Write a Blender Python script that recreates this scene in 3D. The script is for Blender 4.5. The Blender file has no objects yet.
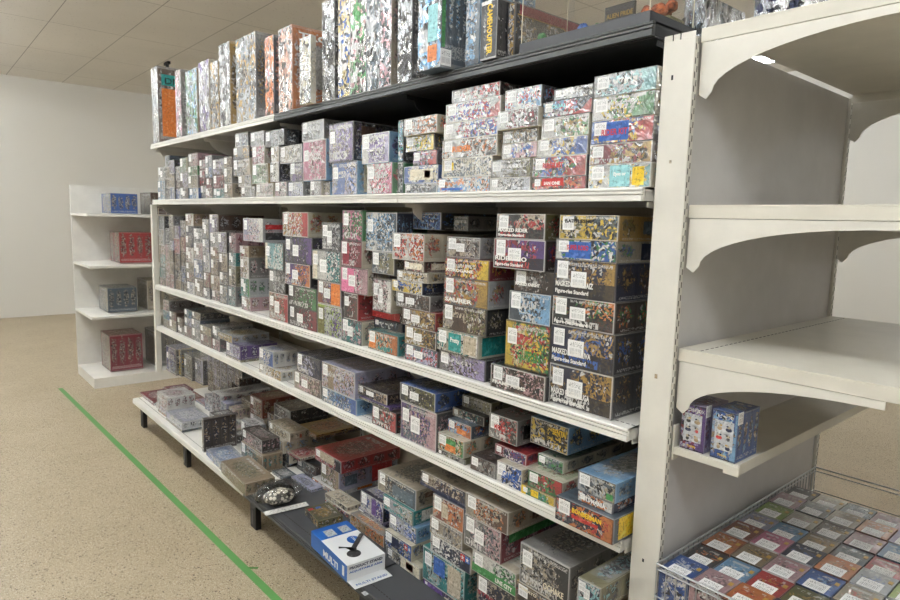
import bpy, bmesh, math, random
from mathutils import Vector, Matrix
S = bpy.context.scene
COL = S.collection
rnd = random.Random(7)

# ------------------------------------------------------------ camera (solved from the shelving's vanishing points)
F, YAW, PIT, ROLL = 632.8555, .8576, .1249, .0257
CAM = Vector((.7837, -1.2214, -.0529))
_d = Vector((-math.sin(YAW)*math.cos(PIT), math.cos(YAW)*math.cos(PIT), -math.sin(PIT)))
_r = _d.cross(Vector((0, 0, 1))).normalized(); _u = _r.cross(_d)
CR = math.cos(ROLL)*_r+math.sin(ROLL)*_u; CU = -math.sin(ROLL)*_r+math.cos(ROLL)*_u
cd_ = bpy.data.cameras.new('camera'); cam = bpy.data.objects.new('camera', cd_); COL.objects.link(cam)
cd_.sensor_width = 36; cd_.lens = F/900*36; cd_.clip_start = .02; cd_.clip_end = 60
M = Matrix((CR, CU, -_d)).transposed().to_4x4(); M.translation = CAM; cam.matrix_world = M
S.camera = cam

def un(x, y, ax, val):
    "point of the plane axis ax = val that the photograph shows at x, y"
    v = (x-450)/F*CR-(y-300)/F*CU+_d
    return CAM+v*((val-CAM[ax])/v[ax])
def px(p):
    v = Vector(p)-CAM; z = v.dot(_d)
    return 450+F*v.dot(CR)/z, 300-F*v.dot(CU)/z

# ------------------------------------------------------------ colours
def lin(h):
    c = [int(h[i:i+2], 16)/255 for i in (0, 2, 4)]
    return [((v+.055)/1.055)**2.4 if v > .04045 else v/12.92 for v in c]
HEX = dict(white='e9e7e2', cream='d8cfb8', grey='8d8b88', silver='b9bcc0', charcoal='3a393b', black='19191c', navy='1e2747',
    blue='2b5fb0', sky='7fb2dd', teal='1f8f8c', aqua='8fc7cb', green='3f8a4b', olive='6d6a3c', lime='9cba3c', yellow='e6c12c',
    gold='b58f3c', orange='d77a35', red='bd2a2c', crimson='8c2436', pink='d9779b', rose='c9a0a6', lilac='a99cc9', lavender='b9b9d6',
    purple='5c3d86', brown='5d4538', tan='a58f70', beige='b8ac97', umber='3c302b', slate='56646f', khaki='8a8464', rust='96492f')
C = {k: lin(v) for k, v in HEX.items()}

# ------------------------------------------------------------ node helpers
class G:
    def __init__(s, name, rough=.5, metal=0):
        s.m = bpy.data.materials.new(name); s.m.use_nodes = True; s.t = s.m.node_tree; s.n = s.t.nodes
        s.b = s.n['Principled BSDF']; s.b.inputs['Roughness'].default_value = rough; s.b.inputs['Metallic'].default_value = metal
    def put(s, sock, v):
        if isinstance(v, bpy.types.NodeSocket): s.t.links.new(v, sock)
        elif isinstance(v, (list, tuple)) and len(v) == 3 and sock.type == 'RGBA': sock.default_value = (*v, 1)
        else: sock.default_value = v
    def math(s, op, a, b=0, c=0, clamp=False):
        n = s.n.new('ShaderNodeMath'); n.operation = op; n.use_clamp = clamp
        s.put(n.inputs[0], a); s.put(n.inputs[1], b); s.put(n.inputs[2], c); return n.outputs[0]
    def vmath(s, op, a, b=(0, 0, 0)):
        n = s.n.new('ShaderNodeVectorMath'); n.operation = op; s.put(n.inputs[0], a)
        if op == 'SCALE': s.put(n.inputs['Scale'], b)
        else: s.put(n.inputs[1], b)
        return n.outputs[0]
    def mix(s, f, a, b, bt='MIX'):
        n = s.n.new('ShaderNodeMix'); n.data_type = 'RGBA'; n.blend_type = bt
        s.put(n.inputs[0], f); s.put(n.inputs[6], a); s.put(n.inputs[7], b); return n.outputs[2]
    def noise(s, v, sc, det=2, ro=.5, dist=0):
        n = s.n.new('ShaderNodeTexNoise'); s.put(n.inputs['Vector'], v); n.inputs['Scale'].default_value = sc
        n.inputs['Detail'].default_value = det; n.inputs['Roughness'].default_value = ro; n.inputs['Distortion'].default_value = dist
        return n.outputs[0], n.outputs[1]
    def vor(s, v, sc, feat='F1'):
        n = s.n.new('ShaderNodeTexVoronoi'); n.feature = feat; s.put(n.inputs['Vector'], v); n.inputs['Scale'].default_value = sc
        return n.outputs
    def step(s, v, lo, hi):
        n = s.n.new('ShaderNodeMapRange'); s.put(n.inputs[0], v); s.put(n.inputs[1], lo); s.put(n.inputs[2], hi); return n.outputs[0]
    def sep(s, v):
        n = s.n.new('ShaderNodeSeparateXYZ'); s.put(n.inputs[0], v); return n.outputs
    def comb(s, x, y, z=0):
        n = s.n.new('ShaderNodeCombineXYZ'); s.put(n.inputs[0], x); s.put(n.inputs[1], y); s.put(n.inputs[2], z); return n.outputs[0]
    def attr(s, name, col=True):
        n = s.n.new('ShaderNodeAttribute'); n.attribute_type = 'OBJECT'; n.attribute_name = name
        return n.outputs['Color'] if col else n.outputs['Fac']
    def uv(s, name):
        n = s.n.new('ShaderNodeUVMap'); n.uv_map = name; return n.outputs[0]
    def bump(s, h, st, dist=.002):
        n = s.n.new('ShaderNodeBump'); s.put(n.inputs['Strength'], st); n.inputs['Distance'].default_value = dist
        s.put(n.inputs['Height'], h); return n.outputs[0]

def simple(name, col, rough=.5, metal=0, **kw):
    g = G(name, rough, metal); g.put(g.b.inputs['Base Color'], C[col] if isinstance(col, str) else col)
    for k, v in kw.items(): g.put(g.b.inputs[k.replace('_', ' ')], v)
    return g.m

def wrapfilm(g):
    "clear shrink film over the printed card: a glossy coat with crumpled folds"
    w = g.attr('wrap', False)
    m = g.uv('metres'); sd = g.attr('seed', False); o = g.sep(m)
    v = g.comb(g.math('ADD', o[0], g.math('MULTIPLY', o[1], .35)), g.math('MULTIPLY', o[1], .55), g.math('MULTIPLY', sd, 7.3))
    n1, _ = g.noise(v, 30, 3, .6, 1.4)
    g.b.inputs['Coat Weight'].default_value = 1; g.b.inputs['Coat Roughness'].default_value = .06
    g.put(g.b.inputs['Coat IOR'], g.math('ADD', g.math('ADD', 1.30, g.math('MULTIPLY', w, .26)), g.math('MULTIPLY', g.math('MAXIMUM', g.math('SUBTRACT', w, 1.05), 0), 1.9)))
    g.put(g.b.inputs['Coat Normal'], g.bump(n1, g.math('MULTIPLY', w, .8, clamp=True), .014))
    g.b.inputs['Roughness'].default_value = .45

def art_material(kind):
    g = G('printed_card_'+kind)
    m = g.uv('metres'); nuv = g.uv('face'); sd = g.attr('seed', False)
    a, b, c, d = g.attr('ca'), g.attr('cb'), g.attr('cc'), g.attr('cd')
    o = g.sep(m); u = g.sep(nuv)
    rv = lambda k: g.math('FRACT', g.math('MULTIPLY', sd, k))
    p = g.comb(o[0], o[1], g.math('MULTIPLY', sd, 3.7))
    _, dc = g.noise(p, 30, 3)
    p2 = g.vmath('ADD', p, g.vmath('SCALE', g.vmath('SUBTRACT', dc, (.5, .5, .5)), .035))
    nL, _ = g.noise(p2, 13, 3, .6); nM, _ = g.noise(p2, 62, 4, .7); nH, _ = g.noise(p2, 150, 3, .7)
    vo = g.vor(p2, 165); r = g.sep(vo['Color'])
    INK = (.018, .018, .024); PAP = (.66, .65, .63)
    def blob(u0, v0, ru, rv_, rough=1.3):
        x = g.math('DIVIDE', g.math('SUBTRACT', u[0], u0), ru); y = g.math('DIVIDE', g.math('SUBTRACT', u[1], v0), rv_)
        dd = g.math('SQRT', g.math('ADD', g.math('MULTIPLY', x, x), g.math('MULTIPLY', y, y)))
        return g.step(g.math('ADD', dd, g.math('MULTIPLY', g.math('SUBTRACT', nM, .5), rough*2)), 1.04, .92)
    def busy(k1, k2, k3):
        q = g.mix(g.step(nM, .44, .50), k1, k2); q = g.mix(g.math('GREATER_THAN', r[0], .66), q, k3)
        q = g.mix(g.math('GREATER_THAN', r[1], .93), q, PAP); q = g.mix(g.math('GREATER_THAN', r[2], .85), q, INK)
        return g.mix(g.step(nH, .38, .55), g.mix(.5, q, INK), q)
    def glyphs(sx, sy):
        gl, _ = g.noise(g.comb(g.math('MULTIPLY', o[0], sx), g.math('MULTIPLY', o[1], sy), sd), 1, 1, .5); return g.step(gl, .48, .52)
    def box_(u0, u1, v0, v1):
        return g.math('MULTIPLY', g.math('MULTIPLY', g.math('GREATER_THAN', u[0], u0), g.math('LESS_THAN', u[0], u1)), g.math('MULTIPLY', g.math('GREATER_THAN', u[1], v0), g.math('LESS_THAN', u[1], v1)))
    def edge(w):
        e = g.math('MINIMUM', g.math('MINIMUM', u[0], g.math('SUBTRACT', 1, u[0])), 9)
        ev = g.math('MINIMUM', u[1], g.math('SUBTRACT', 1, u[1]))
        return g.math('MAXIMUM', g.math('LESS_THAN', e, w*.55), g.math('LESS_THAN', ev, w))
    if kind == 'front':
        bg = g.mix(g.step(nL, .35, .7), g.mix(.45, a, INK), a)
        cut = g.step(g.math('ADD', g.math('ADD', u[0], g.math('MULTIPLY', g.math('SUBTRACT', u[1], .5), g.math('SUBTRACT', rv(3.1), .5))), g.math('MULTIPLY', g.math('SUBTRACT', nL, .5), .5)), g.math('ADD', .42, g.math('MULTIPLY', rv(2.3), .4)), g.math('ADD', .45, g.math('MULTIPLY', rv(2.3), .4)))
        bg = g.mix(cut, bg, g.mix(g.step(nL, .4, .6), g.mix(.3, b, INK), b))
        bg = g.mix(g.step(nH, .42, .5), g.mix(.35, bg, INK), bg)
        f1 = blob(g.math('ADD', .45, g.math('MULTIPLY', rv(7.7), .4)), .55, .30, .62, 1.0)
        f2 = blob(g.math('MULTIPLY', rv(5.9), .5), .5, .2, .5, 1.0)
        col = g.mix(f2, bg, busy(b, g.mix(.5, a, PAP), c)); col = g.mix(f1, col, busy(c, b, a))
        lo = g.math('ADD', .07, g.math('MULTIPLY', g.math('GREATER_THAN', rv(9.1), .55), .45))
        tb = g.math('MULTIPLY', box_(.05, g.math('ADD', .5, g.math('MULTIPLY', rv(4.7), .4)), lo, g.math('ADD', lo, .2)), g.attr('print', False))
        tcol = g.mix(g.math('GREATER_THAN', rv(6.3), .7), PAP, c)
        band = g.math('MULTIPLY', g.attr('band', False), g.math('LESS_THAN', u[1], g.math('ADD', .34, g.math('MULTIPLY', nL, .14))))
        col = g.mix(band, col, g.mix(.10, INK, col))
        col = g.mix(g.math('MULTIPLY', tb, glyphs(190, 90)), col, tcol)
        small = g.math('MULTIPLY', box_(.3, .95, .84, .93), g.math('GREATER_THAN', rv(8.3), .4))
        col = g.mix(g.math('MULTIPLY', g.math('MULTIPLY', small, glyphs(420, 200)), .8), col, PAP)
        col = g.mix(g.math('MULTIPLY', edge(.035), .7), col, g.mix(g.math('GREATER_THAN', rv(1.9), .45), INK, PAP))
    elif kind == 'side':
        cu = g.math('FRACT', g.math('MULTIPLY', u[0], 4))
        x = g.math('DIVIDE', g.math('SUBTRACT', cu, .5), .34); y = g.math('DIVIDE', g.math('SUBTRACT', u[1], .56), .34)
        dd = g.math('SQRT', g.math('ADD', g.math('MULTIPLY', x, x), g.math('MULTIPLY', y, y)))
        fm = g.step(g.math('ADD', dd, g.math('MULTIPLY', g.math('SUBTRACT', nM, .5), 2.6)), 1.0, .86)
        col = g.mix(g.step(nL, .3, .7), g.mix(.25, d, INK), d)
        pan = g.math('MULTIPLY', g.math('MULTIPLY', g.math('GREATER_THAN', cu, .06), g.math('LESS_THAN', cu, .94)), box_(.02, .98, .14, .9))
        col = g.mix(g.math('MULTIPLY', pan, .35), col, g.mix(.5, d, (.12, .12, .13)))
        col = g.mix(g.math('MULTIPLY', fm, .85), col, busy(b, g.mix(.5, d, INK), c))
        col = g.mix(g.math('MULTIPLY', g.math('MULTIPLY', box_(.05, .95, .06, .14), glyphs(350, 260)), .55), col, PAP)
        col = g.mix(g.math('MULTIPLY', edge(.03), .5), col, g.mix(.5, d, PAP))
    else:
        col = g.mix(g.step(nL, .35, .65), g.mix(.35, d, INK), d)
        f = blob(.5, .45, .36, .34, 1.2)
        col = g.mix(g.math('MULTIPLY', box_(.06, .94, .1, .9), .4), col, g.mix(g.step(nL, .4, .6), a, g.mix(.5, a, INK)))
        col = g.mix(f, col, g.mix(.35, busy(a, b, c), g.mix(.5, a, b)))
        col = g.mix(g.math('MULTIPLY', g.math('MULTIPLY', box_(.1, .8, .78, .88), glyphs(120, 60)), .6), col, PAP)
        col = g.mix(g.math('MULTIPLY', edge(.015), .6), col, g.mix(.5, d, PAP))
    hs = g.n.new('ShaderNodeHueSaturation'); hs.inputs['Saturation'].default_value = .95; hs.inputs['Value'].default_value = .82; g.put(hs.inputs['Color'], col); g.put(g.b.inputs['Base Color'], hs.outputs[0])
    wrapfilm(g)
    return g.m
M_FRONT, M_SIDE, M_TOP = art_material('front'), art_material('side'), art_material('top')
g = G('plain_card', .7); g.put(g.b.inputs['Base Color'], g.attr('cd')); M_CARD = g.m

def silver_material():
    g = G('printed_card_in_silvery_film', .16)
    m = g.uv('metres'); sd = g.attr('seed', False); o = g.sep(m); a, b, c = g.attr('ca'), g.attr('cb'), g.attr('cc')
    p = g.comb(o[0], o[1], g.math('MULTIPLY', sd, 3.7)); _, dc = g.noise(p, 24, 3)
    p2 = g.vmath('ADD', p, g.vmath('SCALE', g.vmath('SUBTRACT', dc, (.5, .5, .5)), .06))
    n1, _ = g.noise(p2, 16, 4, .62); vo = g.vor(p2, 70); r = g.sep(vo['Color'])
    col = g.mix(g.step(n1, .48, .54), g.mix(.45, a, lin('c4c7ca')), b); col = g.mix(g.math('GREATER_THAN', r[0], .8), col, c); col = g.mix(g.math('GREATER_THAN', r[1], .8), col, (.03, .03, .035))
    v = g.comb(g.math('ADD', g.math('MULTIPLY', o[0], 1.5), g.math('MULTIPLY', o[1], .25)), g.math('MULTIPLY', o[1], .38), g.math('MULTIPLY', sd, 5.1))
    k, _ = g.noise(v, 26, 4, .6, 1.6); k2, _ = g.noise(v, 11, 3, .6, 1)
    g.put(g.b.inputs['Base Color'], col); g.put(g.b.inputs['Metallic'], g.math('MULTIPLY', g.step(k2, .38, .5), .85))
    g.put(g.b.inputs['Normal'], g.bump(k, .9, .018)); g.b.inputs['Coat Weight'].default_value = 1; g.put(g.b.inputs['Coat Normal'], g.bump(k, 1, .02)); g.b.inputs['Coat Roughness'].default_value = .05
    return g.m
M_SILV = silver_material()
# price sticker: white paper, black bars and small print
g = G('price_sticker', .55); u = g.sep(g.uv('face'))
bars, _ = g.noise(g.comb(g.math('MULTIPLY', u[0], 26), 0, 1), 1, 2, .8)
bm_ = g.math('MULTIPLY', g.math('LESS_THAN', bars, .47), g.math('MULTIPLY', g.math('GREATER_THAN', u[1], .14), g.math('LESS_THAN', u[1], .5)))
tx, _ = g.noise(g.comb(g.math('MULTIPLY', u[0], 16), g.math('MULTIPLY', u[1], 14), 4), 1, 1)
tm = g.math('MULTIPLY', g.math('GREATER_THAN', tx, .56), g.math('MULTIPLY', g.math('GREATER_THAN', u[1], .58), g.math('LESS_THAN', u[1], .9)))
inn = g.math('MULTIPLY', g.math('GREATER_THAN', u[0], .1), g.math('LESS_THAN', u[0], .9))
g.put(g.b.inputs['Base Color'], g.mix(g.math('MULTIPLY', g.math('MULTIPLY', g.math('ADD', bm_, tm), inn), .72), (.83, .83, .82), (.05, .05, .06)))
M_STICK = g.m

def paint(name, col, rough=.42, sp=.010):
    g = G(name, rough); tc = g.n.new('ShaderNodeTexCoord').outputs['Object']
    n, _ = g.noise(tc, 9, 4, .6); n2, _ = g.noise(tc, 260, 2)
    k = [v*.90 for v in col]
    g.put(g.b.inputs['Base Color'], g.mix(g.step(n, .3, .7), k, col)); g.put(g.b.inputs['Normal'], g.bump(n2, .08, .0005)); return g.m
M_CREAM = paint('cream_powder_coated_steel', lin('e3dfd5'))
M_SHELF = paint('white_shelf_steel', lin('ebe8e1'))
M_PANEL = paint('pale_grey_back_panel', lin('cfccca'), .5)
M_BACK = paint('shaded_cream_shelf_back', lin('c2b7a2'), .55)  # cream toned down: shade between the shelves is put into the colour
M_DARK = paint('black_shelf_steel', lin('232324'), .4)
M_GREY = paint('charcoal_shelf_steel', lin('4a4b4e'), .45)
M_RIB = simple('grey_plastic_price_rail', lin('555757'), .3)
M_BLACK = simple('black_plastic', 'black', .4)
M_SLOT = simple('dark_slot', lin('3b362f'), .8)
M_WIRE = simple('zinc_wire', 'silver', .3, .9)
M_WHITEWIRE = simple('white_coated_wire', 'cream', .4)
def flat(name, col, rough=.5):
    g = G(name, rough); c = C[col]; tc = g.n.new('ShaderNodeTexCoord').outputs['Object']; n, _ = g.noise(tc, 130, 3, .65); n2, _ = g.noise(tc, 60, 2, .6)
    k = g.mix(g.step(n, .36, .48), [v*.45+.01 for v in c], c); k = g.mix(g.math('MULTIPLY', g.step(n2, .56, .62), .5), k, [min(.8, v*1.3+.12) for v in c])
    g.put(g.b.inputs['Base Color'], k if name.startswith('printed') else c); g.b.inputs['Coat Weight'].default_value = .6; return g.m
M_L = {k: simple('ink_'+k, k, .45) for k in HEX}
M_C = {k: flat('printed_'+k, k, .45) for k in HEX}
# clear acrylic / film
def clear(name, rough=.03, bump=0, alpha=.22, tint=(1, 1, 1)):
    g = G(name, rough); t = g.n.new('ShaderNodeBsdfTransparent'); t.inputs[0].default_value = (*tint, 1)
    gl = g.n.new('ShaderNodeBsdfGlossy'); gl.inputs['Roughness'].default_value = rough
    mx = g.n.new('ShaderNodeMixShader'); lw = g.n.new('ShaderNodeLayerWeight'); lw.inputs[0].default_value = .5
    f = g.math('ADD', g.math('MULTIPLY', g.math('POWER', lw.outputs['Facing'], 3), .5), alpha*.25, clamp=True)
    if bump:
        tc = g.n.new('ShaderNodeTexCoord').outputs['Object']; n, _ = g.noise(tc, 26, 3, .6, 1.5)
        b = g.bump(n, bump, .012); g.put(gl.inputs['Normal'], b); g.put(lw.inputs['Normal'], b)
    g.put(mx.inputs[0], f); g.put(mx.inputs[1], t.outputs[0]); g.put(mx.inputs[2], gl.outputs[0])
    g.put(g.n['Material Output'].inputs['Surface'], mx.outputs[0]); return g.m
M_ACRYL = clear('clear_acrylic'); M_FILM = clear('clear_crumpled_film', .08, .7, .3)
g = G('silver_crumpled_film', .18, .55); tc = g.n.new('ShaderNodeTexCoord').outputs['Object']
n, _ = g.noise(tc, 22, 4, .6, 1.5); n2, _ = g.noise(tc, 13, 3, .6, 1)
g.put(g.b.inputs['Base Color'], g.mix(g.step(n2, .45, .6), lin('c9cbce'), lin('43484f')))
g.put(g.b.inputs['Normal'], g.bump(n, .9, .02)); M_FOIL = g.m

# ------------------------------------------------------------ mesh helpers
def link(o, parent=None):
    COL.objects.link(o)
    if parent: o.parent = parent
    return o
def tag(o, label=None, cat=None, group=None, kind=None):
    if label: o['label'] = label
    if cat: o['category'] = cat
    if group: o['group'] = group
    if kind: o['kind'] = kind
    return o
def empty(name, loc, rz=0):
    o = bpy.data.objects.new(name, None); o.location = loc; o.rotation_euler = (0, 0, rz); o.empty_display_size = .05; return link(o)
class MB:
    def __init__(s): s.v = []; s.f = []; s.m = []
    def box(s, x0, x1, y0, y1, z0, z1, mi=0):
        k = len(s.v); s.v += [(x, y, z) for z in (z0, z1) for y in (y0, y1) for x in (x0, x1)]
        for q in ((0, 1, 5, 4), (1, 3, 7, 5), (3, 2, 6, 7), (2, 0, 4, 6), (4, 5, 7, 6), (0, 2, 3, 1)): s.f.append([k+i for i in q]); s.m.append(mi)
        return s
    def prism(s, pts, ax, a, b, mi=0):
        "extrude a closed outline along axis ax from a to b"
        k = len(s.v); n = len(pts)
        for w in (a, b):
            for p, q in pts:
                s.v.append({0: (w, p, q), 1: (p, w, q), 2: (p, q, w)}[ax])
        s.f.append([k+i for i in range(n)]); s.f.append([k+n+i for i in reversed(range(n))]); s.m += [mi, mi]
        for i in range(n): j = (i+1) % n; s.f.append([k+i, k+n+i, k+n+j, k+j]); s.m.append(mi)
        return s
    def tube(s, pts, r, seg=6, mi=0):
        pts = [Vector(p) for p in pts]; k = len(s.v)
        for i, p in enumerate(pts):
            t = (pts[min(i+1, len(pts)-1)]-pts[max(i-1, 0)]).normalized()
            a = t.cross(Vector((0, 0, 1)) if abs(t.z) < .9 else Vector((1, 0, 0))).normalized(); b = t.cross(a)
            for j in range(seg): an = 2*math.pi*j/seg; s.v.append(tuple(p+a*math.cos(an)*r+b*math.sin(an)*r))
        for i in range(len(pts)-1):
            for j in range(seg):
                l = (j+1) % seg; s.f.append([k+i*seg+j, k+i*seg+l, k+(i+1)*seg+l, k+(i+1)*seg+j]); s.m.append(mi)
        s.f.append([k+j for j in range(seg)][::-1]); s.f.append([k+(len(pts)-1)*seg+j for j in range(seg)]); s.m += [mi, mi]
        return s
    def ball(s, c, r, mi=0, n=10, m=6, fn=None):
        k = len(s.v)
        for i in range(m+1):
            th = math.pi*i/m
            for j in range(n):
                ph = 2*math.pi*j/n; d = Vector((math.sin(th)*math.cos(ph), math.sin(th)*math.sin(ph), math.cos(th)))
                w = fn(d) if fn else 1
                s.v.append((c[0]+d.x*r[0]*w, c[1]+d.y*r[1]*w, c[2]+d.z*r[2]*w))
        for i in range(m):
            for j in range(n): l = (j+1) % n; s.f.append([k+i*n+j, k+(i+1)*n+j, k+(i+1)*n+l, k+i*n+l]); s.m.append(mi)
        return s
    def build(s, name, mats, parent=None, bevel=0, smooth=False):
        me = bpy.data.meshes.new(name); me.from_pydata(s.v, [], s.f)
        for m in (mats if isinstance(mats, (list, tuple)) else [mats]): me.materials.append(m)
        me.polygons.foreach_set('material_index', s.m)
        bm = bmesh.new(); bm.from_mesh(me); bmesh.ops.recalc_face_normals(bm, faces=bm.faces); bm.to_mesh(me); bm.free()
        if smooth: me.polygons.foreach_set('use_smooth', [True]*len(me.polygons))
        o = bpy.data.objects.new(name, me); link(o, parent)
        if bevel: b = o.modifiers.new('bevel', 'BEVEL'); b.width = bevel; b.segments = 2; b.limit_method = 'ANGLE'
        return o

def cardbox(name, w, d, h, bevel=0, z0=0):
    "box mesh; origin at the bottom of its front left corner; UV maps in metres and per face"
    me = bpy.data.meshes.new(name)
    v = [(x, y, z) for z in (z0, z0+h) for y in (0, d) for x in (0, w)]
    fs = [((0, 1, 5, 4), 0, w, h), ((1, 3, 7, 5), 1, d, h), ((4, 5, 7, 6), 2, w, d), ((3, 2, 6, 7), 1, w, h), ((2, 0, 4, 6), 1, d, h), ((0, 2, 3, 1), 3, w, d)]
    me.from_pydata(v, [], [f[0] for f in fs])
    A = me.uv_layers.new(name='metres'); B = me.uv_layers.new(name='face')
    for i, (q, mi, a, b) in enumerate(fs):
        me.polygons[i].material_index = mi
        for j, (s_, t_) in enumerate(((0, 0), (1, 0), (1, 1), (0, 1))):
            A.data[i*4+j].uv = (s_*a+i*.7, t_*b); B.data[i*4+j].uv = (s_, t_)
    for m in (M_FRONT, M_SIDE, M_TOP, M_CARD): me.materials.append(m)
    o = bpy.data.objects.new(name, me)
    if bevel: b = o.modifiers.new('bevel', 'BEVEL'); b.width = bevel; b.segments = 2
    return o
def colour(o, cols, side=None, wrap=1., pr=1., seed=None, band=0):
    cols = (cols+[cols[0], cols[-1]])[:3] if len(cols) < 3 else cols
    for k, c in zip(('ca', 'cb', 'cc'), cols): o[k] = C[c]
    o['cd'] = C[side or cols[0]]; o['wrap'] = float(wrap); o['print'] = float(pr); o['band'] = float(band); o['seed'] = float(seed if seed is not None else rnd.random()*9)
_st = {}
def sticker(parent, x, z, w=.028, h=.034, face='front', y=0, name='price_label', label=None):
    key = (round(w, 3), round(h, 3), face)
    if key not in _st:
        me = bpy.data.meshes.new(name); t = .0005
        if face == 'front': v = [(a, b, c) for b in (-t, t*.2) for c in (0, h) for a in (0, w)]
        elif face == 'side': v = [(b, a, c) for b in (t, -t*.2) for c in (0, h) for a in (0, w)]
        else: v = [(a, c, b) for b in (t, -t*.2) for c in (0, h) for a in (0, w)]
        me.from_pydata(v, [], [(0, 1, 3, 2), (4, 6, 7, 5), (0, 4, 5, 1), (1, 5, 7, 3), (3, 7, 6, 2), (2, 6, 4, 0)])
        U = me.uv_layers.new(name='face'); loc = [(0, 0), (1, 0), (0, 1), (1, 1)]*2
        for l in me.loops: U.data[l.index].uv = loc[l.vertex_index]
        me.materials.append(M_STICK); _st[key] = me
    o = bpy.data.objects.new(name, _st[key]); o.location = (x, y, z); link(o, parent)
    if label: o['label'] = label
    return o
def slab(parent, name, x, y, z, w, h, mat, face='front', t=.0006, label=None):
    m = MB()
    if face == 'front': m.box(0, w, -t, 0, 0, h)
    elif face == 'side': m.box(0, t, 0, w, 0, h)
    else: m.box(0, w, 0, h, 0, t)
    o = m.build(name, mat, parent); o.location = (x, y, z)
    if label: o['label'] = label
    return o
def lettering(parent, text, x, y, z, size, mat, face='front', rot=0, name='title_lettering', sx=1., bold=0, width=None):
    c = bpy.data.curves.new('t', 'FONT'); c.body = text; c.size = size; c.extrude = .0003; c.resolution_u = 2; c.offset = bold
    t = bpy.data.objects.new('t', c); COL.objects.link(t); bpy.context.view_layer.update()
    me = bpy.data.meshes.new_from_object(t.evaluated_get(bpy.context.evaluated_depsgraph_get()))
    bpy.data.objects.remove(t); me.name = name; me.materials.clear(); me.materials.append(M_L.get(mat.name.replace('printed_', ''), mat))
    if width:
        xs = [v.co.x for v in me.vertices]; sx = width/max(max(xs)-min(xs), 1e-4)
    o = bpy.data.objects.new(name, me); link(o, parent)
    B = {'front': Matrix(((1, 0, 0), (0, 0, -1), (0, 1, 0))), 'side': Matrix(((0, 0, 1), (1, 0, 0), (0, 1, 0))), 'top': Matrix.Identity(3)}[face]
    me.transform(B.to_4x4() @ Matrix.Rotation(rot, 4, 'Z') @ Matrix.Diagonal((sx, 1, 1, 1)))
    off = {'front': (0, -.0006, 0), 'side': (.0006, 0, 0), 'top': (0, 0, .0006)}[face]
    o.location = (x+off[0], y+off[1], z+off[2]); return o

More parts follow.
